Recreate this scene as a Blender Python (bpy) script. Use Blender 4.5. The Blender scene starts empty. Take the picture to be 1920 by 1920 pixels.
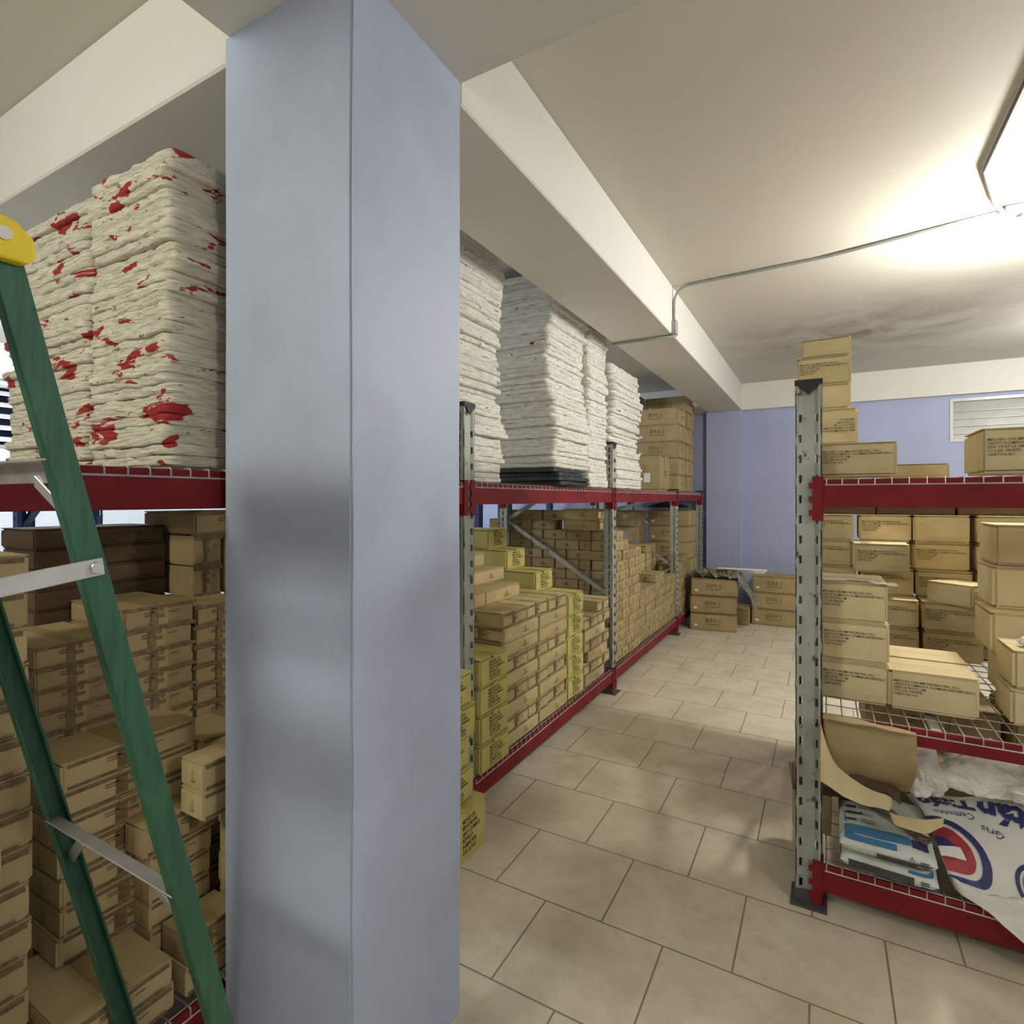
import bpy, bmesh, math, random
from mathutils import Vector, Matrix, noise

S = bpy.context.scene
COL = S.collection
R = random.Random(7)
PI = math.pi

# ------------------------------------------------------------------ camera, world, exposure, lights
cd = bpy.data.cameras.new('camera'); cam = bpy.data.objects.new('camera', cd); COL.objects.link(cam)
YAW = math.radians(29.24)
cam.location = (0, 0, 1.5); cam.rotation_euler = (PI/2, 0, YAW)
cd.sensor_width = 36; cd.lens = 36*1045/1920; cd.shift_y = -0.0125; cd.clip_start = .05
S.camera = cam
w = bpy.data.worlds.new('world'); S.world = w; w.use_nodes = True
w.node_tree.nodes['Background'].inputs[0].default_value = (.55, .65, .85, 1)
w.node_tree.nodes['Background'].inputs[1].default_value = .3
S.view_settings.view_transform = 'Standard'; S.view_settings.look = 'None'
S.view_settings.gamma = 1; S.view_settings.use_curve_mapping = False
S.view_settings.exposure = 0.45

def lamp(name, loc, power, color, r=.06):
    d = bpy.data.lights.new(name, 'POINT'); d.energy = power; d.color = color; d.shadow_soft_size = r
    o = bpy.data.objects.new(name, d); o.location = loc; COL.objects.link(o); return o
WARM = (1, .975, .90); COOL = (.82, .93, 1)
L_BULB = (1.0, 3.76, 2.80)
lamp('light_behind_rack', (1.0, 3.76, 2.72), 98, WARM, .09)
lamp('light_far_right', (2.2, 6.0, 2.72), 50, WARM, .12)
lamp('light_near_right', (2.4, .1, 2.40), 48, WARM, .20)
lamp('light_behind_left', (-1.7, -1.5, 2.86), 100, (1, .985, .85), .22)
lamp('light_far_aisle', (-5.2, 2.2, 2.75), 92, (.78, .88, 1), .12)
lamp('light_far_aisle_end', (-5.2, 6.0, 2.75), 65, (.78, .88, 1), .12)

# ------------------------------------------------------------------ materials
def new_mat(name):
    m = bpy.data.materials.new(name); m.use_nodes = True
    nt = m.node_tree; b = nt.nodes['Principled BSDF']; return m, nt, b
def N(nt, t, **k):
    n = nt.nodes.new(t)
    for a, v in k.items():
        if hasattr(n, a): setattr(n, a, v)
    return n
def ramp(nt, fac, stops):
    r = N(nt, 'ShaderNodeValToRGB'); e = r.color_ramp.elements
    while len(e) < len(stops): e.new(.5)
    for i, (p, c) in enumerate(stops): e[i].position = p; e[i].color = (*c, 1) if len(c) == 3 else c
    nt.links.new(fac, r.inputs[0]); return r.outputs[0]
def mix(nt, f, a, b, mode='MIX'):
    n = N(nt, 'ShaderNodeMix', data_type='RGBA', blend_type=mode)
    for s, v in ((0, f), (6, a), (7, b)):
        if isinstance(v, bpy.types.NodeSocket): nt.links.new(v, n.inputs[s])
        else: n.inputs[s].default_value = v if s == 0 else (*v, 1)
    return n.outputs[2]
def noise_tex(nt, scale, detail=4, vec=None, rough=.5, dist=0):
    n = N(nt, 'ShaderNodeTexNoise'); n.inputs['Scale'].default_value = scale
    n.inputs['Detail'].default_value = detail; n.inputs['Roughness'].default_value = rough
    n.inputs['Distortion'].default_value = dist
    if vec is not None: nt.links.new(vec, n.inputs['Vector'])
    return n.outputs[0]
def bump(nt, b, h, s=.2, d=.01):
    n = N(nt, 'ShaderNodeBump'); n.inputs['Strength'].default_value = s; n.inputs['Distance'].default_value = d
    nt.links.new(h, n.inputs['Height']); nt.links.new(n.outputs[0], b.inputs['Normal'])
def pos(nt, scale=None):
    g = N(nt, 'ShaderNodeNewGeometry').outputs['Position']
    if scale is None: return g
    m = N(nt, 'ShaderNodeMapping'); m.inputs['Scale'].default_value = scale
    nt.links.new(g, m.inputs[0]); return m.outputs[0]
def simple(name, col, rough=.6, metal=0, vary=.0, nscale=8, bumps=0, trans=0):
    m, nt, b = new_mat(name)
    b.inputs['Roughness'].default_value = rough; b.inputs['Metallic'].default_value = metal
    tc = N(nt, 'ShaderNodeTexCoord').outputs['Object']
    f = noise_tex(nt, nscale, 4, tc)
    c2 = tuple(max(0, c*(1-vary)) for c in col)
    c = ramp(nt, f, [(.35, c2), (.65, col)])
    nt.links.new(c, b.inputs['Base Color'])
    if bumps: bump(nt, b, f, bumps)
    if trans: b.inputs['Transmission Weight'].default_value = trans
    return m
def card(name, col, vary=.16, rnd=.18):
    m, nt, b = new_mat(name); b.inputs['Roughness'].default_value = .82
    oi = N(nt, 'ShaderNodeObjectInfo').outputs['Random']
    tc = N(nt, 'ShaderNodeTexCoord').outputs['Object']
    mp = N(nt, 'ShaderNodeMapping'); nt.links.new(tc, mp.inputs[0]); mp.inputs['Scale'].default_value = (1, 1, 1)
    ad = N(nt, 'ShaderNodeVectorMath', operation='ADD'); nt.links.new(mp.outputs[0], ad.inputs[0]); nt.links.new(oi, ad.inputs[1])
    f = noise_tex(nt, 9, 5, ad.outputs[0])
    c = ramp(nt, f, [(.3, tuple(x*(1-vary) for x in col)), (.7, col)])
    c = mix(nt, oi, c, tuple(x*(1-rnd) for x in (1, .97, .93)), 'MULTIPLY') if False else c
    r = ramp(nt, oi, [(0, (1-rnd, 1-rnd*1.1, 1-rnd*1.3)), (1, (1, 1, 1))])
    c = mix(nt, 1.0, c, r, 'MULTIPLY')
    nt.links.new(c, b.inputs['Base Color'])
    w_ = N(nt, 'ShaderNodeTexWave'); w_.inputs['Scale'].default_value = 60; w_.bands_direction = 'Z'; w_.inputs['Distortion'].default_value = .5
    nt.links.new(tc, w_.inputs[0])
    bump(nt, b, f, .12, .01)
    return m
M_KRAFT = card('kraft_cardboard', (.61, .485, .245))
M_BROWN = card('brown_cardboard', (.45, .345, .17))
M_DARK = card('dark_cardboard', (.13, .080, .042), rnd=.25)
M_YEL = card('yellow_cardboard', (.60, .53, .17), rnd=.1)
M_PALE = card('pale_cardboard', (.74, .61, .34), rnd=.14)
M_TAPE = simple('packing_tape', (.43, .325, .14), .35, vary=.15)
M_TAPEY = simple('yellow_packing_tape', (.50, .43, .10), .35, vary=.1)
M_INK = simple('ink', (.10, .075, .04), .8, vary=.3, nscale=60)
M_INKL = simple('faded_ink', (.25, .175, .08), .8, vary=.4, nscale=60)
M_STICK = simple('paper_sticker', (.75, .76, .78), .6)
M_REDST = simple('red_sticker', (.45, .06, .03), .6)
M_RED = simple('red_paint', (.21, .014, .018), .55, vary=.35, nscale=5, bumps=.05)
M_RED.node_tree.nodes['Principled BSDF'].inputs['Specular IOR Level'].default_value = .2
M_WIRE = simple('galvanised_wire', (.55, .53, .50), .45, .6, vary=.25, nscale=20)
M_BLACK = simple('black_rubber', (.015, .015, .017), .6)
M_FOOT = simple('steel_foot', (.10, .09, .10), .6, .3)
M_BLUE = simple('blue_paint', (.02, .045, .16), .5, vary=.3)
M_ALU = simple('aluminium', (.62, .62, .60), .42, .75, vary=.2, nscale=15)
M_YCAP = simple('yellow_plastic', (.80, .62, .015), .45, vary=.12)
M_WPLAS = simple('white_plastic', (.80, .80, .80), .4)
M_CONDUIT = simple('grey_conduit', (.36, .37, .36), .45, .2, vary=.2)
M_CABLE = simple('dark_cable', (.10, .09, .075), .5)

def post_paint():
    m, nt, b = new_mat('worn_grey_green_paint'); b.inputs['Roughness'].default_value = .5; b.inputs['Metallic'].default_value = .25
    tc = N(nt, 'ShaderNodeTexCoord').outputs['Object']
    f = noise_tex(nt, 22, 6, tc, .65); g = noise_tex(nt, 5, 3, tc)
    c = ramp(nt, g, [(.3, (.29, .31, .27)), (.7, (.44, .46, .40))])
    k = ramp(nt, f, [(.60, (0, 0, 0)), (.66, (1, 1, 1))])
    c = mix(nt, k, c, (.12, .08, .05)); nt.links.new(c, b.inputs['Base Color']); bump(nt, b, f, .1, .003); return m
M_POST = post_paint()
def fibreglass():
    m, nt, b = new_mat('green_fibreglass'); b.inputs['Roughness'].default_value = .5
    tc = N(nt, 'ShaderNodeTexCoord').outputs['Object']
    mp = N(nt, 'ShaderNodeMapping'); mp.inputs['Scale'].default_value = (60, 60, 7); nt.links.new(tc, mp.inputs[0])
    f = noise_tex(nt, 1.6, 6, mp.outputs[0], .6)
    c = ramp(nt, f, [(.3, (.011, .066, .034)), (.7, (.028, .125, .068))])
    nt.links.new(c, b.inputs['Base Color']); bump(nt, b, f, .15, .003); return m
M_GREEN = fibreglass()

def paint(name, col, blotch=(0.5, .5, .5), amt=.2, scale=.8):
    m, nt, b = new_mat(name); b.inputs['Roughness'].default_value = .55
    p = pos(nt)
    f = noise_tex(nt, scale, 5, p, .55); g = noise_tex(nt, 90, 2, p)
    k = ramp(nt, f, [(.45, (0, 0, 0)), (.75, (amt, amt, amt))])
    c = mix(nt, k, col, blotch)
    nt.links.new(c, b.inputs['Base Color']); bump(nt, b, g, .06, .002); return m
M_WALL = paint('lavender_wall_paint', (.36, .405, .60), (.22, .22, .27), .25)
M_COLUMN = paint('lavender_column_paint', (.43, .50, .65), (.28, .30, .36), .55, 1.8)  # random blotches, darker than the base colour
M_CREAM = paint('cream_beam_paint', (.72, .70, .65), (.5, .47, .41), .15)
M_FARWALL = paint('white_wall_paint', (.80, .84, .90), (.6, .6, .6), .1)

def ceiling_mat():
    m, nt, b = new_mat('ceiling_paint'); b.inputs['Roughness'].default_value = .7
    p = pos(nt); f = noise_tex(nt, 2.2, 6, p, .6, .8)
    # soot stain near the tall carton pile
    sub = N(nt, 'ShaderNodeVectorMath', operation='SUBTRACT'); nt.links.new(p, sub.inputs[0]); sub.inputs[1].default_value = (.35, 5.9, 3.0)
    sc = N(nt, 'ShaderNodeVectorMath', operation='MULTIPLY'); nt.links.new(sub.outputs[0], sc.inputs[0]); sc.inputs[1].default_value = (.62, .8, 0)
    ln = N(nt, 'ShaderNodeVectorMath', operation='LENGTH'); nt.links.new(sc.outputs[0], ln.inputs[0])
    rad = ramp(nt, ln.outputs['Value'], [(.1, (1, 1, 1)), (1.0, (0, 0, 0))])
    st = mix(nt, 1.0, rad, ramp(nt, f, [(.40, (0, 0, 0)), (.68, (1, 1, 1))]), 'MULTIPLY')
    st = mix(nt, 1.0, st, (.75, .75, .75), 'MULTIPLY')
    c = mix(nt, st, (.60, .575, .50), (.20, .155, .11))
    nt.links.new(c, b.inputs['Base Color']); return m
M_CEIL = ceiling_mat()

def floor_mat():
    m, nt, b = new_mat('beige_floor_tile'); b.inputs['Roughness'].default_value = .42
    p = pos(nt); mp = N(nt, 'ShaderNodeMapping'); nt.links.new(p, mp.inputs[0])
    mp.inputs['Location'].default_value = (0.69+.435*20, -1.488+.392*20, 0)
    br = N(nt, 'ShaderNodeTexBrick'); nt.links.new(mp.outputs[0], br.inputs['Vector'])
    br.offset = .5; br.offset_frequency = 2; br.squash = 1
    br.inputs['Scale'].default_value = 1; br.inputs['Mortar Size'].default_value = .0035; br.inputs['Mortar Smooth'].default_value = .3
    br.inputs['Brick Width'].default_value = .435; br.inputs['Row Height'].default_value = .392
    f = noise_tex(nt, 3.2, 8, p, .6, .6); g = noise_tex(nt, 14, 4, p, .6)
    c = ramp(nt, f, [(.3, (.54, .48, .345)), (.5, (.65, .59, .45)), (.72, (.72, .67, .53))])
    c2 = mix(nt, ramp(nt, g, [(.45, (0, 0, 0)), (.8, (.35, .35, .35))]), c, (.42, .34, .22))
    c3 = mix(nt, br.outputs['Fac'], c2, (.26, .22, .15))
    nt.links.new(c3, b.inputs['Base Color'])
    inv = N(nt, 'ShaderNodeMath', operation='SUBTRACT'); inv.inputs[0].default_value = 1; nt.links.new(br.outputs['Fac'], inv.inputs[1])
    bump(nt, b, inv.outputs[0], .5, .003); return m
M_FLOOR = floor_mat()

def sheet_mat(name, base, low, red, scale_red=1.0):
    m, nt, b = new_mat(name); b.inputs['Roughness'].default_value = .75
    oi = N(nt, 'ShaderNodeObjectInfo').outputs['Random']
    p1 = pos(nt, (7, 7, 22)); p2 = pos(nt, (28, 28, 75)); p3 = pos(nt, (18, 18, 130))
    f1 = noise_tex(nt, 1.0, 5, p1, .55, .6); f2 = noise_tex(nt, 1.0, 5, p2, .6, .5); f3 = noise_tex(nt, 1.0, 4, p3, .5, .3)
    c = mix(nt, ramp(nt, f3, [(.35, (0, 0, 0)), (.6, (1, 1, 1))]), low, base)
    c = mix(nt, 1.0, c, ramp(nt, oi, [(0, (.9, .9, .88)), (1, (1, 1, 1))]), 'MULTIPLY')
    k2 = ramp(nt, f2, [(.645, (0, 0, 0)), (.665, (1, 1, 1))]); c = mix(nt, k2, c, (.20, .13, .06))
    if red:
        k1 = ramp(nt, f1, [(red, (0, 0, 0)), (red+.01, (1, 1, 1))]); c = mix(nt, k1, c, (.30, .014, .012))
    nt.links.new(c, b.inputs['Base Color']); bump(nt, b, f3, .9, .010)
    return m
M_SHEETR = sheet_mat('peeling_white_coating', (.66, .63, .52), (.48, .44, .34), .605)
M_SHEETW = sheet_mat('white_folded_sheet', (.90, .88, .82), (.68, .65, .57), .735)
M_SHEETB = simple('black_plastic_sheet', (.03, .035, .04), .4, vary=.4)

# ------------------------------------------------------------------ mesh helpers
def bm_box(bm, x0, x1, y0, y1, z0, z1):
    v = [bm.verts.new(p) for p in ((x0,y0,z0),(x1,y0,z0),(x1,y1,z0),(x0,y1,z0),(x0,y0,z1),(x1,y0,z1),(x1,y1,z1),(x0,y1,z1))]
    for f in ((0,3,2,1),(4,5,6,7),(0,1,5,4),(1,2,6,5),(2,3,7,6),(3,0,4,7)): bm.faces.new([v[i] for i in f])
    return v
def bm_bar(bm, a, b, w, t, up=(0, 0, 1)):
    """rectangular bar from a to b, w across, t in the up direction"""
    a = Vector(a); b = Vector(b); d = (b-a).normalized(); u = Vector(up)
    s = d.cross(u).normalized(); u = s.cross(d).normalized()
    vs = []
    for p in (a, b):
        for (i, j) in ((-1,-1),(1,-1),(1,1),(-1,1)): vs.append(bm.verts.new(p+s*i*w/2+u*j*t/2))
    for f in ((0,3,2,1),(4,5,6,7),(0,1,5,4),(1,2,6,5),(2,3,7,6),(3,0,4,7)): bm.faces.new([vs[i] for i in f])
def bm_tube(bm, pts, r, n=6, cap=True):
    pts = [Vector(p) for p in pts]; rings = []
    prev = None
    for i, p in enumerate(pts):
        d = (pts[min(i+1, len(pts)-1)]-pts[max(i-1, 0)]).normalized()
        ref = prev if prev is not None else (Vector((0,0,1)) if abs(d.z) < .9 else Vector((1,0,0)))
        s = d.cross(ref).normalized(); u = s.cross(d).normalized(); prev = u
        rings.append([bm.verts.new(p+(s*math.cos(2*PI*k/n)+u*math.sin(2*PI*k/n))*r) for k in range(n)])
    for i in range(len(rings)-1):
        for k in range(n): bm.faces.new((rings[i][k], rings[i][(k+1) % n], rings[i+1][(k+1) % n], rings[i+1][k]))
    if cap: bm.faces.new(rings[0]); bm.faces.new(rings[-1][::-1])
def mesh_of(bm, name, m, smooth=False, bevel=0, segs=1):
    if bevel: bmesh.ops.bevel(bm, geom=bm.edges[:], offset=bevel, segments=segs, affect='EDGES', profile=.6)
    bmesh.ops.recalc_face_normals(bm, faces=bm.faces[:])
    me = bpy.data.meshes.new(name); bm.to_mesh(me); bm.free()
    for x in (m if isinstance(m, (list, tuple)) else [m]): me.materials.append(x)
    if smooth: me.shade_smooth()
    return me
def link(name, me, parent=None, loc=None, rz=0):
    o = bpy.data.objects.new(name, me); COL.objects.link(o)
    if parent is not None: o.parent = parent
    if loc is not None: o.location = loc
    if rz: o.rotation_euler = (0, 0, rz)
    return o
def tag(o, label, cat, group=None, kind=None):
    if label: o['label'] = label
    if cat: o['category'] = cat
    if group: o['group'] = group
    if kind: o['kind'] = kind
    return o
def struct(name, boxes, m, bevel=0):
    bm = bmesh.new()
    for b in boxes: bm_box(bm, *b)
    o = link(name, mesh_of(bm, name, m, bevel=bevel)); o['kind'] = 'structure'; return o
def copy_tree(o, parent=None):
    c = o.copy(); COL.objects.link(c)
    if parent is not None: c.parent = parent
    for ch in o.children: copy_tree(ch, c)
    return c
def text_mesh(lines, size, m, align='LEFT', gap=1.25, bold=0.0, name='printed_text'):
    """text standing in the XZ plane facing -Y, centred on the origin"""
    cu = bpy.data.curves.new('t', 'FONT'); cu.body = '\n'.join(lines); cu.size = size; cu.space_line = gap
    cu.align_x = align; cu.offset = bold; cu.resolution_u = 1
    o = bpy.data.objects.new('t', cu); COL.objects.link(o)
    dg = bpy.context.evaluated_depsgraph_get(); dg.update()
    me = bpy.data.meshes.new_from_object(o.evaluated_get(dg)); bpy.data.objects.remove(o); bpy.data.curves.remove(cu)
    me.name = name
    xs = [v.co.x for v in me.vertices]; ys = [v.co.y for v in me.vertices]
    cx, cy = (min(xs)+max(xs))/2, (min(ys)+max(ys))/2
    for v in me.vertices: v.co = Vector((v.co.x-cx, 0, v.co.y-cy))
    me.materials.clear(); me.materials.append(m); return me
def merged(parts, name, m):
    """join flat meshes under matrices into one mesh"""
    bm = bmesh.new()
    for me, mx in parts:
        b2 = bmesh.new(); b2.from_mesh(me); b2.transform(mx); t = bpy.data.meshes.new('x'); b2.to_mesh(t); b2.free()
        bm.from_mesh(t); bpy.data.meshes.remove(t)
    me = bpy.data.meshes.new(name); bm.to_mesh(me); bm.free(); me.materials.append(m); return me
RZ = lambda a: Matrix.Rotation(a, 4, 'Z')
T = lambda x, y, z: Matrix.Translation((x, y, z))

# ------------------------------------------------------------------ setting
CZ = 3.0; BZ = 2.66; SZ = 2.72
X0, X1, Y0, Y1 = -7.0, 4.2, -4.2, 7.85
struct('floor', [(X0-.2, X1+.2, Y0-.2, Y1+.2, -.1, 0)], M_FLOOR)
struct('ceiling', [(X0-.2, X1+.2, Y0-.2, Y1+.2, CZ, CZ+.12)], M_CEIL)
struct('trim_1', [(-1.37, X1, Y0, 1.353, SZ, CZ)], M_CREAM)                      # lower slab over the camera
struct('trim_2', [(-1.37, -.93, 1.353, 7.78, BZ, CZ)], M_CREAM, .006)             # beam along the aisle
struct('trim_3', [(X0, -1.37, .925, 1.353, BZ, CZ)], M_CREAM, .006)                # beam to the left of the column
struct('trim_4', [(-1.38, X1, 7.78, Y1, BZ, CZ), (X0, -1.38, 7.78, Y1, BZ, CZ)], M_CREAM)  # beam on the end wall
struct('trim_5', [(X0, X0+.12, Y0, Y1, BZ, CZ)], M_CREAM)
struct('wall_left', [(X0-.15, X0, Y0, 1.3, 0, CZ), (X0-.15, X0, 4.4, Y1, 0, CZ), (X0-.15, X0, 1.3, 4.4, 0, 2.0), (X0-.15, X0, 1.3, 4.4, 2.62, CZ)], M_FARWALL)
struct('wall_right', [(X1, X1+.15, Y0, Y1, 0, CZ)], M_WALL)
struct('wall_near', [(X0, X1, Y0-.15, Y0, 0, CZ)], M_WALL)
WX0, WX1, WZ0, WZ1 = 1.23, 2.43, 2.14, 2.62
struct('wall_far', [(X0, WX0, Y1, Y1+.15, 0, CZ), (WX1, X1, Y1, Y1+.15, 0, CZ), (WX0, WX1, Y1, Y1+.15, 0, WZ0), (WX0, WX1, Y1, Y1+.15, WZ1, CZ)], M_WALL)
# the free-standing column and the pilaster on the end wall
bm = bmesh.new(); bm_box(bm, -1.392, -.93, .92, 1.353, 0, SZ)
ed = [e for e in bm.edges if abs(e.verts[0].co.z-e.verts[1].co.z) > 1]
bmesh.ops.subdivide_edges(bm, edges=ed, cuts=14)
bmesh.ops.bevel(bm, geom=[e for e in bm.edges if abs(e.verts[0].co.z-e.verts[1].co.z) > .05], offset=.006, segments=2, affect='EDGES')
for v in bm.verts:
    n = noise.noise(v.co*1.7)*.004; v.co.x += n; v.co.y += noise.noise(v.co*1.9+Vector((5,5,5)))*.004
o = link('wall_column', mesh_of(bm, 'wall_column', M_COLUMN)); o['kind'] = 'structure'
struct('wall_pilaster', [(-1.37, -.93, 7.74, Y1, 0, BZ)], M_WALL, .004)
# louvre window on the end wall
M_LOUV = simple('louvre_aluminium', (.42, .43, .41), .4, .3, vary=.1)
def louvre_window(name, plane, a0, a1, z0, z1, n, slat_m, swap, tilt=50, inward=-1):
    """plane: wall coordinate; slats run along the other axis"""
    root = bpy.data.objects.new(name, None); COL.objects.link(root); root['kind'] = 'structure'
    bm = bmesh.new(); t = .03
    def bx(u0, u1, v0, v1, z0_, z1_):
        if swap: bm_box(bm, v0, v1, u0, u1, z0_, z1_)
        else: bm_box(bm, u0, u1, v0, v1, z0_, z1_)
    p0, p1 = sorted((plane+.01*inward, plane-.06*inward))
    bx(a0, a1, p0, p1, z0, z0+t); bx(a0, a1, p0, p1, z1-t, z1)
    bx(a0, a0+t, p0, p1, z0+t, z1-t); bx(a1-t, a1, p0, p1, z0+t, z1-t)
    link('window_frame', mesh_of(bm, 'window_frame', M_LOUV), root)
    bm = bmesh.new(); pit = (z1-z0-2*t)/n; h = pit*(1.12 if tilt > 40 else .62); an = math.radians(tilt)
    for i in range(n):
        zc = z0+t+pit*(i+.5); dy = math.cos(an)*h/2; dz = math.sin(an)*h*.8; pc = plane-.02*inward
        ends = []
        for u in (a0+t, a1-t):
            q = [(pc+dy*inward, zc-dz), (pc+dy*inward, zc-dz+.005), (pc-dy*inward, zc+dz+.005), (pc-dy*inward, zc+dz)]
            ends.append([bm.verts.new((v, u, z) if swap else (u, v, z)) for v, z in q])
        for k in range(4): bm.faces.new((ends[0][k], ends[0][(k+1) % 4], ends[1][(k+1) % 4], ends[1][k]))
        bm.faces.new(ends[0]); bm.faces.new(ends[1][::-1])
    link('louvre_slats', mesh_of(bm, 'louvre_slats', slat_m), root)
    return root
louvre_window('window_1', Y1, WX0, WX1, WZ0, WZ1, 5, M_LOUV, False, 72)
louvre_window('window_2', X0, 1.3, 4.4, 2.0, 2.62, 5, simple('white_slat', (.75, .78, .82), .5), True, 25, 1)
M_NIGHT = simple('night_blue_outside', (.01, .012, .03), .9)
struct('night_backdrop', [(X0-.5, X0-.45, 1.0, 4.7, 1.6, 3.0), (WX0-.3, WX1+.3, Y1+.5, Y1+.55, 1.8, 3.0)], M_NIGHT)  # dark backing panels added as the night behind the louvres

# ------------------------------------------------------------------ racks
def post_mesh(h=1.935, wx=.085, dy=.07):
    """perforated channel, front face toward -Y, centred on x, front at y=0"""
    bm = bmesh.new(); t = .003
    xs = [-wx/2, -.031, -.0195, .0195, .031, wx/2]
    zs = [0, .06]; z = .06
    while z+.075 < h-.02: zs += [z+.03, z+.075]; z += .075
    zs.append(h); zs = sorted(set(round(q, 4) for q in zs))
    hole = []
    def grid(us, vs, fn, skip):
        V = {}
        for i, u in enumerate(us):
            for j, v in enumerate(vs): V[i, j] = bm.verts.new(fn(u, v))
        for i in range(len(us)-1):
            for j in range(len(vs)-1):
                if not skip(i, j): bm.faces.new((V[i, j], V[i+1, j], V[i+1, j+1], V[i, j+1]))
    def sk(i, j): return i in (1, 3) and j % 2 == 1 and 0 < j < len(zs)-2
    def fn(x, z): return (x, (.008 if abs(x) < .02 else 0), z)      # shallow V groove down the middle
    grid(xs, zs, fn, sk)
    ys = [0, .02, .032, dy]
    zz = [0, .06]; z = .06
    while z+.05 < h-.02: zz += [z+.038, z+.05]; z += .05
    zz.append(h)
    sk2 = lambda i, j: i == 1 and j % 2 == 1 and 0 < j < len(zz)-2
    for sx in (-1, 1): grid(ys, zz, lambda y, z, sx=sx: (sx*wx/2, y, z), sk2)
    for sx in (-1, 1): grid([wx/2, wx/2-.018], [0, h], lambda x, z, sx=sx: (sx*x, dy, z), lambda i, j: False)
    bmesh.ops.remove_doubles(bm, verts=bm.verts[:], dist=.0004)
    bmesh.ops.recalc_face_normals(bm, faces=bm.faces[:])
    bmesh.ops.solidify(bm, geom=bm.faces[:], thickness=t)
    return mesh_of(bm, 'post', M_POST)
POST = post_mesh()
def cap_mesh():
    bm = bmesh.new(); bm_box(bm, -.046, .046, -.005, .074, -.012, .008)
    # the cap dips down into a point over the groove
    v = [bm.verts.new(p) for p in ((-.04, -.006, -.010), (.04, -.006, -.010), (.0, -.006, -.05), (-.04, -.002, -.010), (.04, -.002, -.010), (0, -.002, -.05))]
    for f in ((0, 1, 2), (5, 4, 3), (0, 2, 5, 3), (1, 4, 5, 2), (0, 3, 4, 1)): bm.faces.new([v[i] for i in f])
    return mesh_of(bm, 'post_cap', M_BLACK)
CAP = cap_mesh()
def foot_mesh():
    bm = bmesh.new(); bm_box(bm, -.06, .06, -.03, .10, 0, .008); bm_box(bm, -.047, .047, -.004, .074, .008, .05)
    return mesh_of(bm, 'foot_plate', M_FOOT)
FOOT = foot_mesh()
def beam_mesh(L, h=.10, d=.045):
    """along +X from 0 to L, front face y=0, top z=0; stepped box section"""
    bm = bmesh.new()
    prof = [(0, 0), (.012, 0), (.012, -.022), (d, -.022), (d, -h), (0, -h)]
    a = [bm.verts.new((0, y, z)) for y, z in prof]; b = [bm.verts.new((L, y, z)) for y, z in prof]
    n = len(prof)
    for k in range(n): bm.faces.new((a[k], a[(k+1) % n], b[(k+1) % n], b[k]))
    bm.faces.new(a); bm.faces.new(b[::-1])
    return mesh_of(bm, 'beam', M_RED, bevel=.0015)
def conn_mesh(h=.10, side=1):
    bm = bmesh.new()
    z0, z1 = -h-.05, .012
    bm_box(bm, 0, .006, -.004, .05, z0, z1)                       # plate at the post's side
    bm_box(bm, -.030 if side > 0 else 0, 0.002 if side > 0 else .03, -.007, -.0035, z0, z1)   # front lip
    for k in range(3):
        zc = z1-.03-k*.05
        bm_box(bm, -.042 if side > 0 else .028, -.030 if side > 0 else .042, -.007, -.0035, zc-.014, zc+.006)
    return mesh_of(bm, 'beam_connector', M_RED)
def deck_mesh(L, D, lip=.02, step=.05, over=True):
    """wire grid: x 0..L, y 0..D, top at z=0, with wires hooked over the front beam"""
    bm = bmesh.new(); r = .0024
    nx = int(L/step); ny = int(D/.1)
    for i in range(nx+1):
        x = .015+i*(L-.03)/nx
        pts = [(x, D, -.003), (x, .0, -.003)]
        if over: pts += [(x, -.004, -.006), (x, -.005, -.024)]
        bm_tube(bm, pts, r, 5)
    for j in range(ny+1):
        y = .012+j*(D-.03)/ny
        bm_tube(bm, [(.01, y, -.0075), (L-.01, y, -.0075)], r, 5)
    if over: bm_tube(bm, [(.01, -.007, -.026), (L-.01, -.007, -.026)], r*1.1, 5)
    for k in range(3):
        x = L*(k+.5)/3; bm_box(bm, x-.015, x+.015, .013, D-.013, -.022, -.010)
    return mesh_of(bm, 'wire_deck', M_WIRE)

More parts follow.
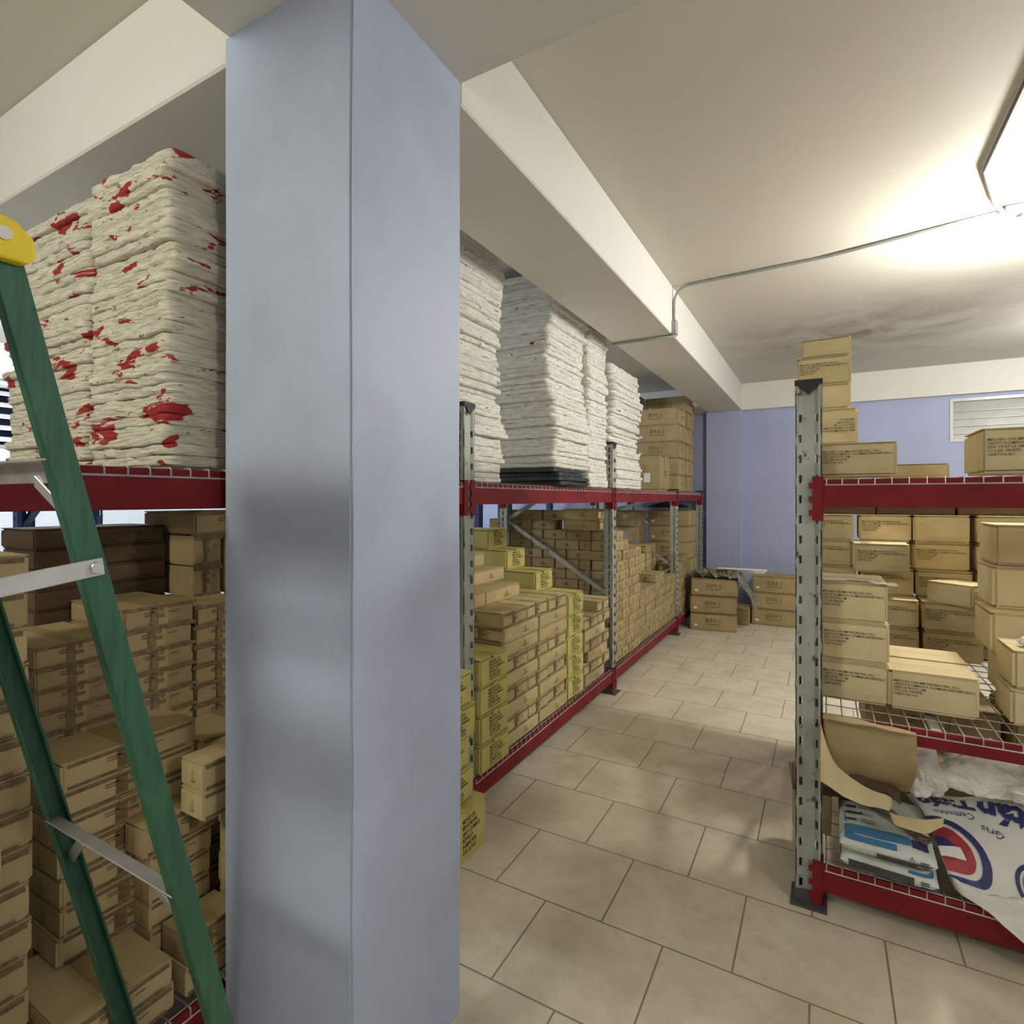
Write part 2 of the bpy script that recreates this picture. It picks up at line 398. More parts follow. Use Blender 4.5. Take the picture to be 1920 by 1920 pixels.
def rack(name, origin, rz, posts, depth, levels, label, cat='storage rack', braces=True, pm=POST, mats=None, deck=True, short=None):
    """local x along the rack, local -y the front; levels: list of (z top, beam height)"""
    root = bpy.data.objects.new(name, None); COL.objects.link(root); root.location = origin; root.rotation_euler = (0, 0, rz)
    tag(root, label, cat)
    for i, x in enumerate(posts):
        for side in (0, 1):
            p = link('post', pm, root, (x, 0 if side == 0 else depth, 0), 0 if side == 0 else PI)
            if short and i in short: p.scale = (1, 1, .83)
            link('post_cap', CAP, p, (0, 0, 1.935)); link('foot_plate', FOOT, p, (0, 0, 0))
        if braces:
            bm = bmesh.new(); zs = [.18, .75, 1.32, 1.85] if not (short and i in short) else [.18, .75, 1.32, 1.55]
            for k in range(len(zs)-1):
                ya, yb = (.04, depth-.04) if k % 2 else (depth-.04, .04)
                bm_bar(bm, (x+.0, ya, zs[k]), (x+.0, yb, zs[k+1]), .02, .03)
            bm_bar(bm, (x, .04, .14), (x, depth-.04, .14), .02, .03); zt_ = 1.88 if not (short and i in short) else 1.57; bm_bar(bm, (x, .04, zt_), (x, depth-.04, zt_), .02, .03)
            link('brace', mesh_of(bm, 'brace', mats or M_POST), root)
    for i in range(len(posts)-1):
        L = posts[i+1]-posts[i]-.085; xa = posts[i]+.0425
        for (z, h) in levels:
            for side in (0, 1):
                bmh = beam_mesh(L, h)
                if side == 0: b = link('beam', bmh, root, (xa, 0, z))
                else: b = link('beam', bmh, root, (xa+L, depth, z), PI)
                if mats: b.data.materials[0] = mats
                
                if h < .07: continue
                c1 = link('beam_connector', conn_mesh(h, 1), b, (0, 0, 0)); c2 = link('beam_connector', conn_mesh(h, -1), b, (L-.006, 0, 0))
            if deck: link('wire_deck', deck_mesh(L, depth-.01), root, (xa, .005, z+.006))
    return root
XF = -1.42           # front plane of the left rack
rack('storage_rack', (XF, .05, 0), PI/2, [0, 2.085, 4.11, 6.24, 7.66], 1.0, [(.19, .10), (1.575, .10)],
     'long steel rack with red beams running along the left of the aisle', short=(3, 4))
YR = 2.335
DR = 1.45
rack('storage_rack', (-.005, YR, 0), 0, [-.045, 2.10], DR, [(.163, .10), (.715, .06), (1.572, .10)],
     'steel rack with red beams and worn grey post on the right')
def blue_post_mesh():
    me = POST.copy(); me.name = 'blue_post'; me.materials.clear(); me.materials.append(M_BLUE); return me
rack('storage_rack', (-3.5, 1.55, 0), PI/2, [0, 1.98, 3.96, 5.9], .9, [(1.60, .09)],
     'far rack with dark blue posts seen through the gap below the red beam', pm=blue_post_mesh(), mats=M_BLUE, deck=False)

# ------------------------------------------------------------------ cartons
ORD = ['bottom', 'second', 'third', 'fourth', 'fifth', 'sixth', 'seventh', 'eighth', 'ninth', 'tenth', 'eleventh', 'twelfth', 'thirteenth', 'fourteenth', 'fifteenth', 'sixteenth', 'seventeenth', 'eighteenth', 'nineteenth', 'twentieth']
ONES = ['', 'first', 'second', 'third', 'fourth', 'fifth', 'sixth', 'seventh', 'eighth', 'ninth']
def ordw(k):
    if k <= 20: return 'lowest' if k == 1 else ORD[k-1]
    t_ = {2: ('twenty', 'twentieth'), 3: ('thirty', 'thirtieth'), 4: ('forty', 'fortieth'), 5: ('fifty', 'fiftieth')}[k//10]
    return t_[1] if k % 10 == 0 else t_[0]+'-'+ONES[k % 10]
def nth_up(k, n):
    if n == 1: return 'the only one'
    if k == n-1: return 'topmost'
    if k == 0: return 'lowest'
    return ORD[k]+' from the bottom'

def carton_body(L, W, H, m, seed, dent=.003, seam=True):
    rr = random.Random(seed); bm = bmesh.new()
    bm_box(bm, -L/2, L/2, -W/2, W/2, 0, H-.0015)
    bmesh.ops.subdivide_edges(bm, edges=bm.edges[:], cuts=3, use_grid_fill=True)
    for v in bm.verts:
        c = v.co
        ex = abs(abs(c.x)-L/2) < 1e-4; ey = abs(abs(c.y)-W/2) < 1e-4; ez = c.z > H-.003 or c.z < .001
        q = Vector((c.x*9+seed*3.1, c.y*9, c.z*9))
        b = noise.noise(q)*dent
        k = (ex+ey+ez)
        if k == 1:
            if ex: c.x += math.copysign(dent*.5+b, c.x)
            elif ey: c.y += math.copysign(dent*.5+b, c.y)
            elif c.z > H/2: c.z -= abs(b)*.4
        elif k == 3 and rr.random() < .5:
            c.x *= 1-rr.random()*.012; c.y *= 1-rr.random()*.015; c.z -= (dent*rr.random() if c.z > H/2 else 0)
    bm.edges.ensure_lookup_table()
    es = [e for e in bm.edges if len(e.link_faces) == 2 and e.calc_face_angle(0) > 1.0]
    bmesh.ops.bevel(bm, geom=es, offset=min(.010, H*.07), segments=2, affect='EDGES')
    if seam:  # two top flaps meeting at the middle seam
        for s in (-1, 1):
            y0, y1 = sorted((s*.0015, s*(W/2-.001)))
            bm_box(bm, -L/2+.001, L/2-.001, y0, y1, H-.003, H)
    return mesh_of(bm, 'carton', m)
def tape_mesh(L, W, H, m, w=.045, drop=.05):
    bm = bmesh.new(); e = .0006; o_ = .0045
    pts = [(-L/2-o_, H-drop), (-L/2-o_, H+e), (L/2+o_, H+e), (L/2+o_, H-drop)]
    for y in (-w/2, w/2): pass
    for i in range(3):
        a, b = pts[i], pts[i+1]
        v = [bm.verts.new((a[0], -w/2, a[1])), bm.verts.new((b[0], -w/2, b[1])), bm.verts.new((b[0], w/2, b[1])), bm.verts.new((a[0], w/2, a[1]))]
        bm.faces.new(v)
    return mesh_of(bm, 'tape_strip', m)
def quad_xz(bm, x0, x1, z0, z1, y=0): bm.faces.new([bm.verts.new(p) for p in ((x0,y,z0),(x1,y,z0),(x1,y,z1),(x0,y,z1))])
def tri_mark(s):
    """outlined triangle with a bar, facing -Y"""
    bm = bmesh.new(); t = .12*s
    A = [(-.5*s, 0), (.5*s, 0), (0, s)]; cx, cz = 0, s/3
    inner = [((x-cx)*.68+cx, (z-cz)*.68+cz) for x, z in A]
    for k in range(3):
        a, b = A[k], A[(k+1) % 3]; c, d = inner[(k+1) % 3], inner[k]
        bm.faces.new([bm.verts.new((p[0], 0, p[1]-s/2)) for p in (a, b, c, d)])
    quad_xz(bm, -.06*s, .06*s, -.22*s, .12*s)
    me = bpy.data.meshes.new('m'); bm.to_mesh(me); bm.free(); return me
def bars(ws, h, gap):
    bm = bmesh.new(); z = 0
    for (x0, x1) in ws: quad_xz(bm, x0, x1, z, z+h); z -= h+gap
    me = bpy.data.meshes.new('b'); bm.to_mesh(me); bm.free(); return me
PROTO = {}
def make_kind(key, L, W, H, m, name, decals, tape=None, variants=3, tape_w=.045, tape_drop=.05, dent=.003):
    """decals: list of (name, mesh(facing -Y, centred), face '-y'|'+y'|'-x'|'+x', dx, z, material)"""
    ps = []
    for v in range(variants):
        body = carton_body(L, W, H, m, hash_(key)+v, dent)
        parts = []
        if tape: parts.append(('tape_strip', tape_mesh(L, W, H, tape, tape_w, tape_drop)))
        for (nm, me, face, dx, z, mm) in decals:
            e = dent*1.5+.0012
            mx = {'-y': T(dx, -W/2-e, z), '+y': T(-dx, W/2+e, z) @ RZ(PI), '-x': T(-L/2-e, -dx, z) @ RZ(-PI/2), '+x': T(L/2+e, dx, z) @ RZ(PI/2)}[face]
            parts.append((nm, merged([(me, mx)], nm, mm)))
        ps.append((body, parts))
    PROTO[key] = dict(L=L, W=W, H=H, name=name, ps=ps)
def hash_(s): return sum(ord(c)*(i+3) for i, c in enumerate(s)) % 997
FIRST = {}
def carton(key, cx, cy, z, rz=0, label='', group=None, jit=1, sx=1, sy=1, sz=1, tilt=None, kids=True, cat='carton'):
    P = PROTO[key]; v = R.randrange(len(P['ps'])); k = (key, v, kids)
    if k not in FIRST:
        body, parts = P['ps'][v]
        root = link(P['name'], body)
        if kids:
            for nm, me in parts: link(nm, me, root)
        FIRST[k] = root; o = root
    else: o = copy_tree(FIRST[k])
    if key == 'big': jit *= 2.5
    o.location = (cx+R.uniform(-.004, .004)*jit, cy+R.uniform(-.004, .004)*jit, z)
    o.rotation_euler = tilt or (0, 0, rz+math.radians(R.uniform(-.8, .8))*jit)
    if tilt: o.rotation_euler = tilt
    o.scale = (sx, sy, sz)
    for q in ('label', 'category', 'group'):
        if q in o: del o[q]
    tag(o, label, cat, group)
    return o

ADDR = ['MEDORS CVA IMPORTADORA, S.R.L.', 'SANTO DOMINGO, DOMINICAN REPUBLIC', 'SIZE: 23*27*15 CM', 'COLOR: WHITE', 'CARTON NO.']
addr = text_mesh(ADDR, .0108, M_INK, 'LEFT', 1.05, .0001)
addr_flip = merged([(addr, Matrix.Rotation(PI, 4, 'Y'))], 'printed_text', M_INK)
ytext = text_mesh(['MEDORS CVA', 'IMPORTADORA', 'SANTO DOMINGO', 'REPUBLICA', 'DOMINICANA', 'G.W. 12.5 KGS'], .0165, M_INK, 'LEFT', 1.0, .0004)
tri = tri_mark(.034)
fr = text_mesh(['FRAGILE'], .012, M_INK)
mark_side = merged([(tri, T(0, 0, 0)), (bars([(-.004, .02)], .003, .003), T(.02, 0, -.014)), (bars([(-.01, .01)], .0022, .0022), T(-.03, 0, -.012))], 'printed_mark', M_INKL)
mark_end = merged([(bars([(-.115, .115)], .010, 0), T(0, 0, .024)), (bars([(-.115, .10)], .008, 0), T(0, 0, -.034)), (bars([(-.012, .010)], .05, 0), T(-.02, 0, -.024)), (bars([(-.05, -.025), (-.05, -.03)], .004, .004), T(.0, 0, .012)), (bars([(.03, .055)], .004, .004), T(0, 0, .008)), (bars([(-.006, .006), (-.01, .01)], .012, .006), T(0, 0, .012))], 'printed_mark', M_INKL)
blockm = merged([(bars([(-.085, -.05), (-.08, -.055), (-.085, -.05)], .009, .006), T(0, 0, .03)), (bars([(-.035, -.015), (-.04, -.01), (-.03, -.018)], .009, .006), T(0, 0, .03)), (bars([(.005, .02), (.0, .03), (.01, .02)], .009, .006), T(0, 0, .03)), (bars([(-.09, .07)], .006, .004), T(0, 0, -.028)), (bars([(.065, .071)], .06, 0), T(0, 0, -.02))], 'printed_mark', M_INKL)
smalltxt = bars([(-.03, .03), (-.02, .02)], .008, .008)
def rect_mesh(w_, h_):
    bm = bmesh.new(); quad_xz(bm, -w_/2, w_/2, -h_/2, h_/2); me = bpy.data.meshes.new('r'); bm.to_mesh(me); bm.free(); return me
make_kind('kraft', .39, .25, .078, M_KRAFT, 'cardboard_carton',
          [('printed_mark', mark_side, '-y', .03, .04, M_INKL), ('printed_mark', mark_side, '+y', .03, .04, M_INKL),
           ('printed_mark', mark_end, '+x', 0, .038, M_INKL), ('printed_mark', mark_end, '-x', 0, .038, M_INKL)], M_TAPE, 4, .05, .078)
make_kind('yellow', .38, .265, .135, M_YEL, 'yellow_carton',
          [('printed_text', ytext, '+x', .01, .070, M_INK), ('printed_text', ytext, '-x', .01, .070, M_INK)], M_TAPEY, 3, .045, .02)
make_kind('brick', .21, .164, .080, M_BROWN, 'small_carton',
          [('printed_mark', bars([(-.012, .012), (-.02, .02), (-.012, .012)], .007, .004), '-y', 0, .045, M_INKL),
           ('printed_mark', bars([(-.01, .01), (-.02, .016), (-.01, .01)], .008, .005), '+x', 0, .045, M_INKL)], None, 4)
make_kind('printed', .235, .27, .138, M_PALE, 'printed_carton', [('printed_text', addr, '-y', -.0, .080, M_INK)], None, 4, dent=.0035)
make_kind('blank', .235, .27, .138, M_PALE, 'plain_carton', [], None, 2)
make_kind('flipped', .235, .27, .150, M_PALE, 'printed_carton', [('printed_text', addr_flip, '-y', .0, .080, M_INK)], None, 1)
make_kind('big', .50, .39, .193, M_BROWN, 'large_carton',
          [('printed_mark', blockm, '-y', 0, .10, M_INKL), ('printed_mark', smalltxt, '+x', 0, .10, M_INKL), ('sticker', rect_mesh(.035, .025), '-y', -.19, .06, M_STICK)], M_TAPE, 3, .05, .05, .006)
make_kind('flat', .34, .21, .064, M_BROWN, 'flat_carton', [('printed_mark', mark_end, '+x', 0, .032, M_INKL)], M_TAPE, 3, .04, .064)
make_kind('dark', .41, .24, .070, M_DARK, 'dark_carton', [('printed_mark', mark_side, '+y', 0, .035, M_INKL)], None, 3)

DL = .203; DU = 1.587; DM = .727; DB = .175
H90 = PI/2
# ---- yellow cartons
def ystack(cx, cy, n, z, phrase, k0=0, desc='printed yellow carton'):
    for k in range(n):
        carton('yellow', cx, cy, z+k*.1355, 0, f'{desc}, {nth_up(k, n)} of the stack {phrase}', 'yellow cartons '+phrase)
ystack(XF+.02-.19, 2.335, 4, DL, 'beside the first rack post')
ystack(XF-.01-.19, 3.42, 5, DL, 'forming the tall yellow column')
for k in range(5): carton('yellow', XF-.01-.19-.385, 3.42, DL+k*.1355, 0, f'yellow carton, {nth_up(k,5)}, hidden behind the tall yellow column', 'yellow cartons behind the yellow column')
for k, xf in ((5, -1.66), (6, -1.88), (7, -2.03)):
    carton('yellow', xf-.19, 3.42, DL+k*.1355, 0, f'yellow carton on the {("lowest","middle","highest")[k-5]} step of the yellow stairs', 'yellow cartons stepped up toward the back')
o = carton('yellow', -1.29-.062, 1.95, 0, 0, 'taped yellow carton standing on the floor beside the grey column', 'yellow cartons on the floor', sy=.95, sz=1.54, sx=.32)
for k in range(4):
    a = [0, -.008, .006, -.004][k]
    carton('yellow', -1.335-.19+a, 1.905+a, .212+k*.1355, 0, f'yellow carton, {nth_up(k,4)} of four on the taped floor carton', 'yellow cartons on the floor')

# ---- kraft cartons stacked at the front of the first bay
def krow(y0, z, typ, xf, ph, n=None, gap=.008):
    """typ L: long sides to the aisle; E: ends to the aisle"""
    out = []
    if typ == 'L':
        for i in range(n or 2):
            out.append(('L', xf-.125, y0+.195+i*(.39+gap), z))
    else:
        for i in range(n or 3):
            out.append(('E', xf-.195, y0+.125+i*(.25+gap), z))
    return out
H = .0785
pat = 'LELELELLE'
LR = {2: ['left', 'right'], 3: ['left', 'middle', 'right'], 1: ['']}
for k, t_ in enumerate(pat):
    row = krow(2.485, DL+k*H, t_, XF-.012, '') 
    for i, (tt, x, y, z) in enumerate(row):
        lab = f'{"long" if tt=="L" else "short"} side of a kraft carton, {LR[len(row)][i]}, row {ORD[k]}, stack between yellow columns'
        lab = f'kraft carton, {LR[len(row)][i]} in row {("lowest" if k==0 else ORD[k])} from floor, between the yellow stacks'
        carton('kraft', x+R.uniform(-.006, .004), y, z, H90 if tt == 'L' else 0, lab, 'kraft cartons between the yellow stacks')
# second carton behind each long one carries the row above
for k, t_ in enumerate(pat):
    if t_ == 'L':
        for i, (tt, x, y, z) in enumerate(krow(2.485, DL+k*H, 'L', XF-.012-.256, '')):
            carton('kraft', x, y, z, H90, f'kraft carton, {LR[2][i]}, second row deep behind front row {ORD[k]} of the kraft stack', 'kraft cartons behind the front row')
steps = [(-1.64, 2.235, .0, 'lowest step, left'), (-1.64, 2.633, 0, 'lowest step, right'), (-1.80, 2.72, 1, 'middle step, right'), (-1.80, 2.32, 1, 'middle step, left'), (-1.96, 2.73, 2, 'top step, right'), (-1.96, 2.33, 2, 'top step, left')]
for xf, y0, k, ph in steps:
    carton('kraft', xf-.125, y0+.195, DL+(9+k)*H, H90, f'kraft carton on the {ph}, receding behind the kraft stack', 'kraft cartons stepped up toward the back')
for k in range(6):
    if k % 2 == 0:
        carton('kraft', XF-.012-.125, 3.575+.195+(.06 if k == 2 else 0), DL+k*H, H90, f'kraft carton, row {"lowest" if k==0 else ORD[k]}, long side out, left of the second post', 'kraft cartons left of the second post')
        carton('kraft', XF-.012-.125-.256, 3.60+.195, DL+k*H, H90, f'kraft carton behind row {"lowest" if k==0 else ORD[k]}, left of the second post', 'kraft cartons left of the second post')
    else:
        for i in range(2): carton('kraft', XF-.012-.195, 3.57+.125+i*.257, DL+k*H, 0, f'kraft carton, row {ORD[k]}, {LR[2][i]} end-on, left of the second post', 'kraft cartons left of the second post')
carton('kraft', XF-.215, 3.97, DL+6*H, 0, 'kraft carton lying alone on top, just left of the second post', 'kraft cartons left of the second post')

# ---- small brown cartons like bricks beyond the second post
cols = [13, 12, 11, 11, 6, 6, 6, 7, 7, 6, 6, 6, 7, 7, 8]
for c, n in enumerate(cols):
    y = 4.235+.083+c*.1675+(.105 if c > 11 else 0)
    for k in range(n):
        if c == len(cols)-2 and k > 5: pass
        carton('brick', XF-.012-.105+(R.uniform(-.006, .006)), y, DL+k*.0803, 0,
               f'small brown carton, {nth_up(k, n)} of column {ORD[c] if c else "first"} past the second rack post', 'small brown cartons beyond the second post')
for c in range(4):
    n = 13 if c == 0 else 15
    for k in range(n):
        off = .10 if k % 2 else 0
        if c == 0 and k % 2: carton('brick', XF-.012-.21-.053, 4.318, DL+k*.0803, 0, f'narrow brown carton filling row {ORD[k]} of the brick-like wall near its post end', 'small brown cartons in the brick-like wall', sx=.45)
        carton('brick', XF-.012-.105-.215*(c+1)-off, 4.318, DL+k*.0803, 0,
               f'small brown carton, {nth_up(k, n)}, stack {ORD[c+1]} from aisle in the brick-like wall', 'small brown cartons in the brick-like wall')
# fill behind the low columns
def kstack(key, cx, cy, n, z, rz, desc, phrase, hh=None, **kw):
    for k in range(n):
        lab = f'{desc}, {nth_up(k, n)} {phrase}' if n > 1 else f'{desc} {phrase}'
        carton(key, cx, cy, z+k*(hh or PROTO[key]['H']+.0005)*kw.get('sz', 1), rz, lab, desc+'s '+phrase, **kw)
kstack('kraft', -1.87, 4.95, 8, DL, H90, 'kraft carton', 'behind the first low brown columns')
kstack('kraft', -1.83, 5.40, 8, DL, H90, 'kraft carton', 'second behind the low brown columns')
kstack('kraft', -1.83, 5.83, 9, DL, H90, 'kraft carton', 'third behind the low brown columns')
kstack('kraft', -1.83, 6.26, 10, DL, H90, 'kraft carton', 'fourth behind the low brown columns')
kstack('kraft', -2.18, 5.2, 11, DL, H90, 'kraft carton', 'at the back of the second bay')
kstack('big', -2.215, 5.78, 5, DL, 0, 'large brown carton', 'at the back of the second bay')
kstack('big', -2.215, 6.75, 6, DL, 0, 'large brown carton', 'behind the third post')
kstack('big', -1.665, 7.125, 6, DL, 0, 'large brown carton', 'at the dark corner by the end wall')
kstack('big', -1.765, 7.535, 6, DL, 0, 'large brown carton', 'against the end wall')
carton('big', -2.1, 4.75, DL+11*H+.30, 0, 'large carton lying on the brick-like wall of small cartons', None) if False else None
carton('kraft', -1.72, 4.32, DL+13*.0803, 0, 'kraft carton laid on the brick-like wall near the post', 'kraft cartons on the brick-like wall', sx=.8, sy=.9, sz=1.1)
carton('kraft', -1.72, 4.32, DL+13*.0803+.087, 0, 'upper kraft carton on the brick-like wall near the post', 'kraft cartons on the brick-like wall', sx=.75, sy=.9, sz=1.1)

# ---- large cartons on the upper deck by the end wall
for r_, (y, n) in enumerate(((6.68, 5), (7.085, 6), (7.50, 6))):
    kstack('big', XF-.03-.25-(.07 if r_ == 2 else 0), y, n if r_ else 5, DU, 0, 'large brown carton', ('at the front of the upper deck', 'in the middle row up high', 'in the back row up high')[r_])
kstack('big', XF-.03-.76, 6.72, 6, DU, 0, 'large brown carton', 'at the rear of the upper deck')
o = carton('big', -1.72, 6.10, DU, 0, 'closer taller carton with a white label on the upper deck', None, sx=.86, sy=1.15, sz=2.0)
o.name = 'labelled_carton'
bm = bmesh.new(); quad_xz(bm, -.035, .035, -.05, .05)
s_ = link('shipping_label', mesh_of(bm, 'shipping_label', M_STICK), o); s_.location = (.10, -.206, .07); s_.scale = (1/.86, 1, .5)

# ---- cartons on the floor by the end wall
kstack('big', -1.12, 6.84, 3, 0, math.radians(8), 'brown carton', 'of the floor stack under the golden film', hh=.20)
kstack('big', -.50, 7.45, 3, 0, 0, 'brown carton', 'in the shadowed stack against the end wall')
carton('big', -1.03, 7.32, 0, 0, 'brown carton on the floor behind the film-topped stack', None)

# ---- left bay (behind the ladder)
def fs(key, xf, y0, y1, z0, n, phrase, desc='flat kraft carton', h=None, kids=True):
    P = PROTO[key]; W = y1-y0
    hh = (h or P['H'])
    for k in range(n):
        if key in ('flat', 'kraft'):
            carton(key, xf-P['L']/2, (y0+y1)/2, z0+k*(hh+.0006), 0, f'{desc}, {nth_up(k, n)} {phrase}', desc+'s '+phrase, sy=W/P['W'], sz=hh/P['H'], kids=kids)
        else:
            carton(key, xf-P['W']/2, (y0+y1)/2, z0+k*(hh+.0006), H90, f'{desc}, {nth_up(k, n)} {phrase}', desc+'s '+phrase, sx=W/P['L'], sz=hh/P['H'], kids=kids)
fs('flat', -1.85, .68, .885, DL, 15, 'under the dark cartons behind the ladder', h=.0590)
fs('flat', -1.85, .90, 1.11, DL, 14, 'in the middle stack behind the ladder', h=.0680)
fs('flat', -1.85, 1.12, 1.33, DL, 14, 'in the stack half hidden by the column', h=.066)
fs('flat', -1.85, 1.34, 1.56, DL, 13, 'in the stack hidden by the column', h=.066)
for k in range(4): carton('big', -2.34, 1.05, DL+k*.20, H90, f'hidden brown carton, {nth_up(k,4)} under the dark cartons', 'brown cartons under the dark cartons', sy=.55, sx=.85, sz=1.03)
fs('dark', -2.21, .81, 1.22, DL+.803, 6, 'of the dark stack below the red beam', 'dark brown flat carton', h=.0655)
carton('dark', -2.33, .94, DL+.803+6*.0661-.000, H90, 'dark carton lid shifted left on the dark stack', None, sx=1.3, sz=.5) if False else None
for k, (y0, y1, z, hh) in enumerate(((1.24, 1.345, 1.135, .11), (1.24, 1.345, 1.25, .11), (1.355, 1.47, 1.135, .225), (1.24, 1.60, 1.367, .085))):
    carton('flat', -2.05-.17, (y0+y1)/2, z, 0, ('short pale carton, lower of two right of the dark stack', 'short pale carton, upper of two right of the dark stack', 'upright pale carton right of the short pale pair', 'wide pale carton topping the pile under the red beam')[k], None, sy=(y1-y0)/.21, sz=hh/.064)
kstack('flat', -2.22, 1.42, 13, DL, 0, 'flat kraft carton', 'beneath the pale pile', hh=.0712, sz=1.1)if False else None
for k in range(4): carton('big', -2.36, 1.5, DL+k*.233, 0, f'kraft carton, {nth_up(k,4)} beneath the pale pile', 'cartons beneath the pale pile', sx=.3, sy=.9, sz=1.2) if False else None
fs('kraft', -1.60, .30, .58, DL, 14, 'of the near stack left of the ladder', 'kraft carton', h=.083)
fs('kraft', -1.60, -.02, .28, DL, 12, 'of the near stack at the left picture edge', 'kraft carton', h=.083)
fs('flat', -1.66, .63, .84, DL, 9, 'of the low stack behind the rear ladder rail', h=.064) if False else None
# stepped front cartons near the bottom of the picture
def fr_(key, xf, L, y0, y1, z0, n, h, phrase, desc='kraft carton'):
    P = PROTO[key]
    for k in range(n):
        lab = f'{desc}, {nth_up(k, n)} {phrase}' if n > 1 else f'{desc} {phrase}'
        carton(key, xf-L/2, (y0+y1)/2, z0+k*(h+.0006), 0, lab, desc+'s '+phrase, sx=L/P['L'], sy=(y1-y0)/P['W'], sz=h/P['H'])
fr_('kraft', -1.655, .185, .655, 1.0, DL+.131, 7, .0715, 'of the stepped stack behind the green rail')
fr_('kraft', -1.655, .185, 1.01, 1.39, DL, 7, .080, 'of the stepped stack against the column')
fr_('kraft', -1.574, .075, .83, 1.00, DL, 5, .068, 'of the narrow stack behind the lower ladder bar')
fr_('kraft', -1.56, .085, .80, 1.13, DL+.345, 1, .085, 'laid across the narrow stack behind the ladder bar')
fr_('kraft', -1.50, .15, 1.14, 1.38, DL, 5, .076, 'of the recessed stack touching the column')
fr_('kraft', -1.45, .10, .90, 1.12, DL+.431, 2, .076, 'of the small pair nearest the column face')
fr_('kraft', -1.455, .10, 1.01, 1.13, DL, 5, .086, 'under the small pair by the column')
fr_('kraft', -1.445, .115, .85, 1.0, DL, 2, .075, 'of the short front pair by the column')
fr_('kraft', -1.445, .315, .585, .82, DL, 2, .064, 'of the front pair beside the ladder foot')
fr_('kraft', -1.49, .105, .30, .49, DL, 9, .072, 'of the front stack at the lower left')

# ---- printed cartons on the right rack
def pc(key, xf, yf, z, label, group=None, **kw):
    """xf left edge, yf front plane"""
    P = PROTO[key]; return carton(key, xf+P['L']/2*kw.get('sx', 1), yf+P['W']/2*kw.get('sy', 1), z, 0, label, group, **kw)
for k in range(3): pc('printed', -.018, 2.49, DM+k*.1525, f'large printed carton, {("lowest","middle","topmost")[k]} of the three beside the worn post', 'printed cartons beside the worn post', sz=1.10, sx=.96)
g1 = 'printed cartons in the tidy rear rows of the middle shelf'
Hk = .1385
for k in range(5): pc('printed' if k != 4 else 'blank', .418+(0, .0, -.01, -.022, -.025)[k], 3.33 if k < 2 else 3.47, DM+k*Hk, f'printed carton, {nth_up(k, 5)} of the rightmost tidy rear stack', g1, sx=.965)
for k in range(5): pc('printed', .178-(0, .0, .01, .045, .015)[k], (3.33, 3.33, 3.46, 3.26, 3.47)[k], DM+k*Hk, f'printed carton, {nth_up(k, 5)} of the middle tidy rear stack', g1, sx=.965)
for k in range(5): pc('printed', -.066-(0, 0, .01, .035, .025)[k], 3.44, DM+k*Hk, f'printed carton, {nth_up(k, 5)} of the rear stack nearest the post', g1, sx=.965)
pc('printed', .21, 2.49, DM, 'wide printed carton with lit top at the shelf front', 'wide cartons at the shelf front', sx=1.12, sy=.72, sz=1.04)
pc('blank', .21, 2.70, DM, 'wide carton directly behind the lit front carton', 'wide cartons at the shelf front', sx=1.12, sy=.72, sz=1.04)
for k in range(3): pc('dark', -.09+.335*k, 3.50, DM+5*Hk, f'added dark carton, {("left","middle","right")[k]} of those standing in for shade under the upper beam', 'dark cartons standing in for shade under the upper beam', sx=.8, sz=.9)  # dark layer added to hide the wall; stands in for shade under the deck
for k in range(3):
    for q in range(2): carton('big', .42+.53*k, 3.32, DB+q*.2, 0, f'added large carton that darkens the rear of the bottom shelf, {("left","middle","right")[k]}, {("lower","upper")[q]}', 'added large cartons that darken the rear of the bottom shelf')  # invented cartons that keep the space below the middle deck dark
carton('big', .40, 2.93, DB, 0, 'large carton lying behind the white bags on the bottom shelf', None, sy=.8) 
# turned open carton on the rear stack
carton('blank', .565, 3.355, DM+2*Hk+.001, math.radians(-40), 'small carton turned at an angle on the rear stack', None, sx=.85, sy=.62, sz=.72, jit=0)
# stack at the right edge of the picture
pc('blank', .60, 2.78, DM, 'lowest carton of the leaning pile at the right', 'cartons of the pile at the right edge', sx=1.3, sz=1.15)
pc('blank', .575, 2.86, DM+.161, 'second carton of the pile at the right, open top', 'cartons of the pile at the right edge', sx=1.5, sz=1.2)
pc('blank', .60, 2.95, DM+.328, 'third carton of the pile at the right', 'cartons of the pile at the right edge', sx=1.5, sz=1.25)
pc('blank', .61, 2.96, DM+.503, 'topmost lit carton of the pile at the right', 'cartons of the pile at the right edge', sx=1.5, sz=1.2)
pc('blank', .56, 2.50, DM, 'half-open carton at the shelf front right edge', 'cartons at the shelf front right edge', sx=1.2, sz=.86, sy=.8)
pc('blank', .57, 2.52, DM+.121, 'carton with white paper on it at the right edge', 'cartons at the shelf front right edge', sx=1.2, sz=.95, sy=.8)
for k in range(5): pc('printed', .652, 3.45, DM+k*Hk, f'printed carton, {nth_up(k,5)} of the rear stack at the right edge', g1, sx=.965)
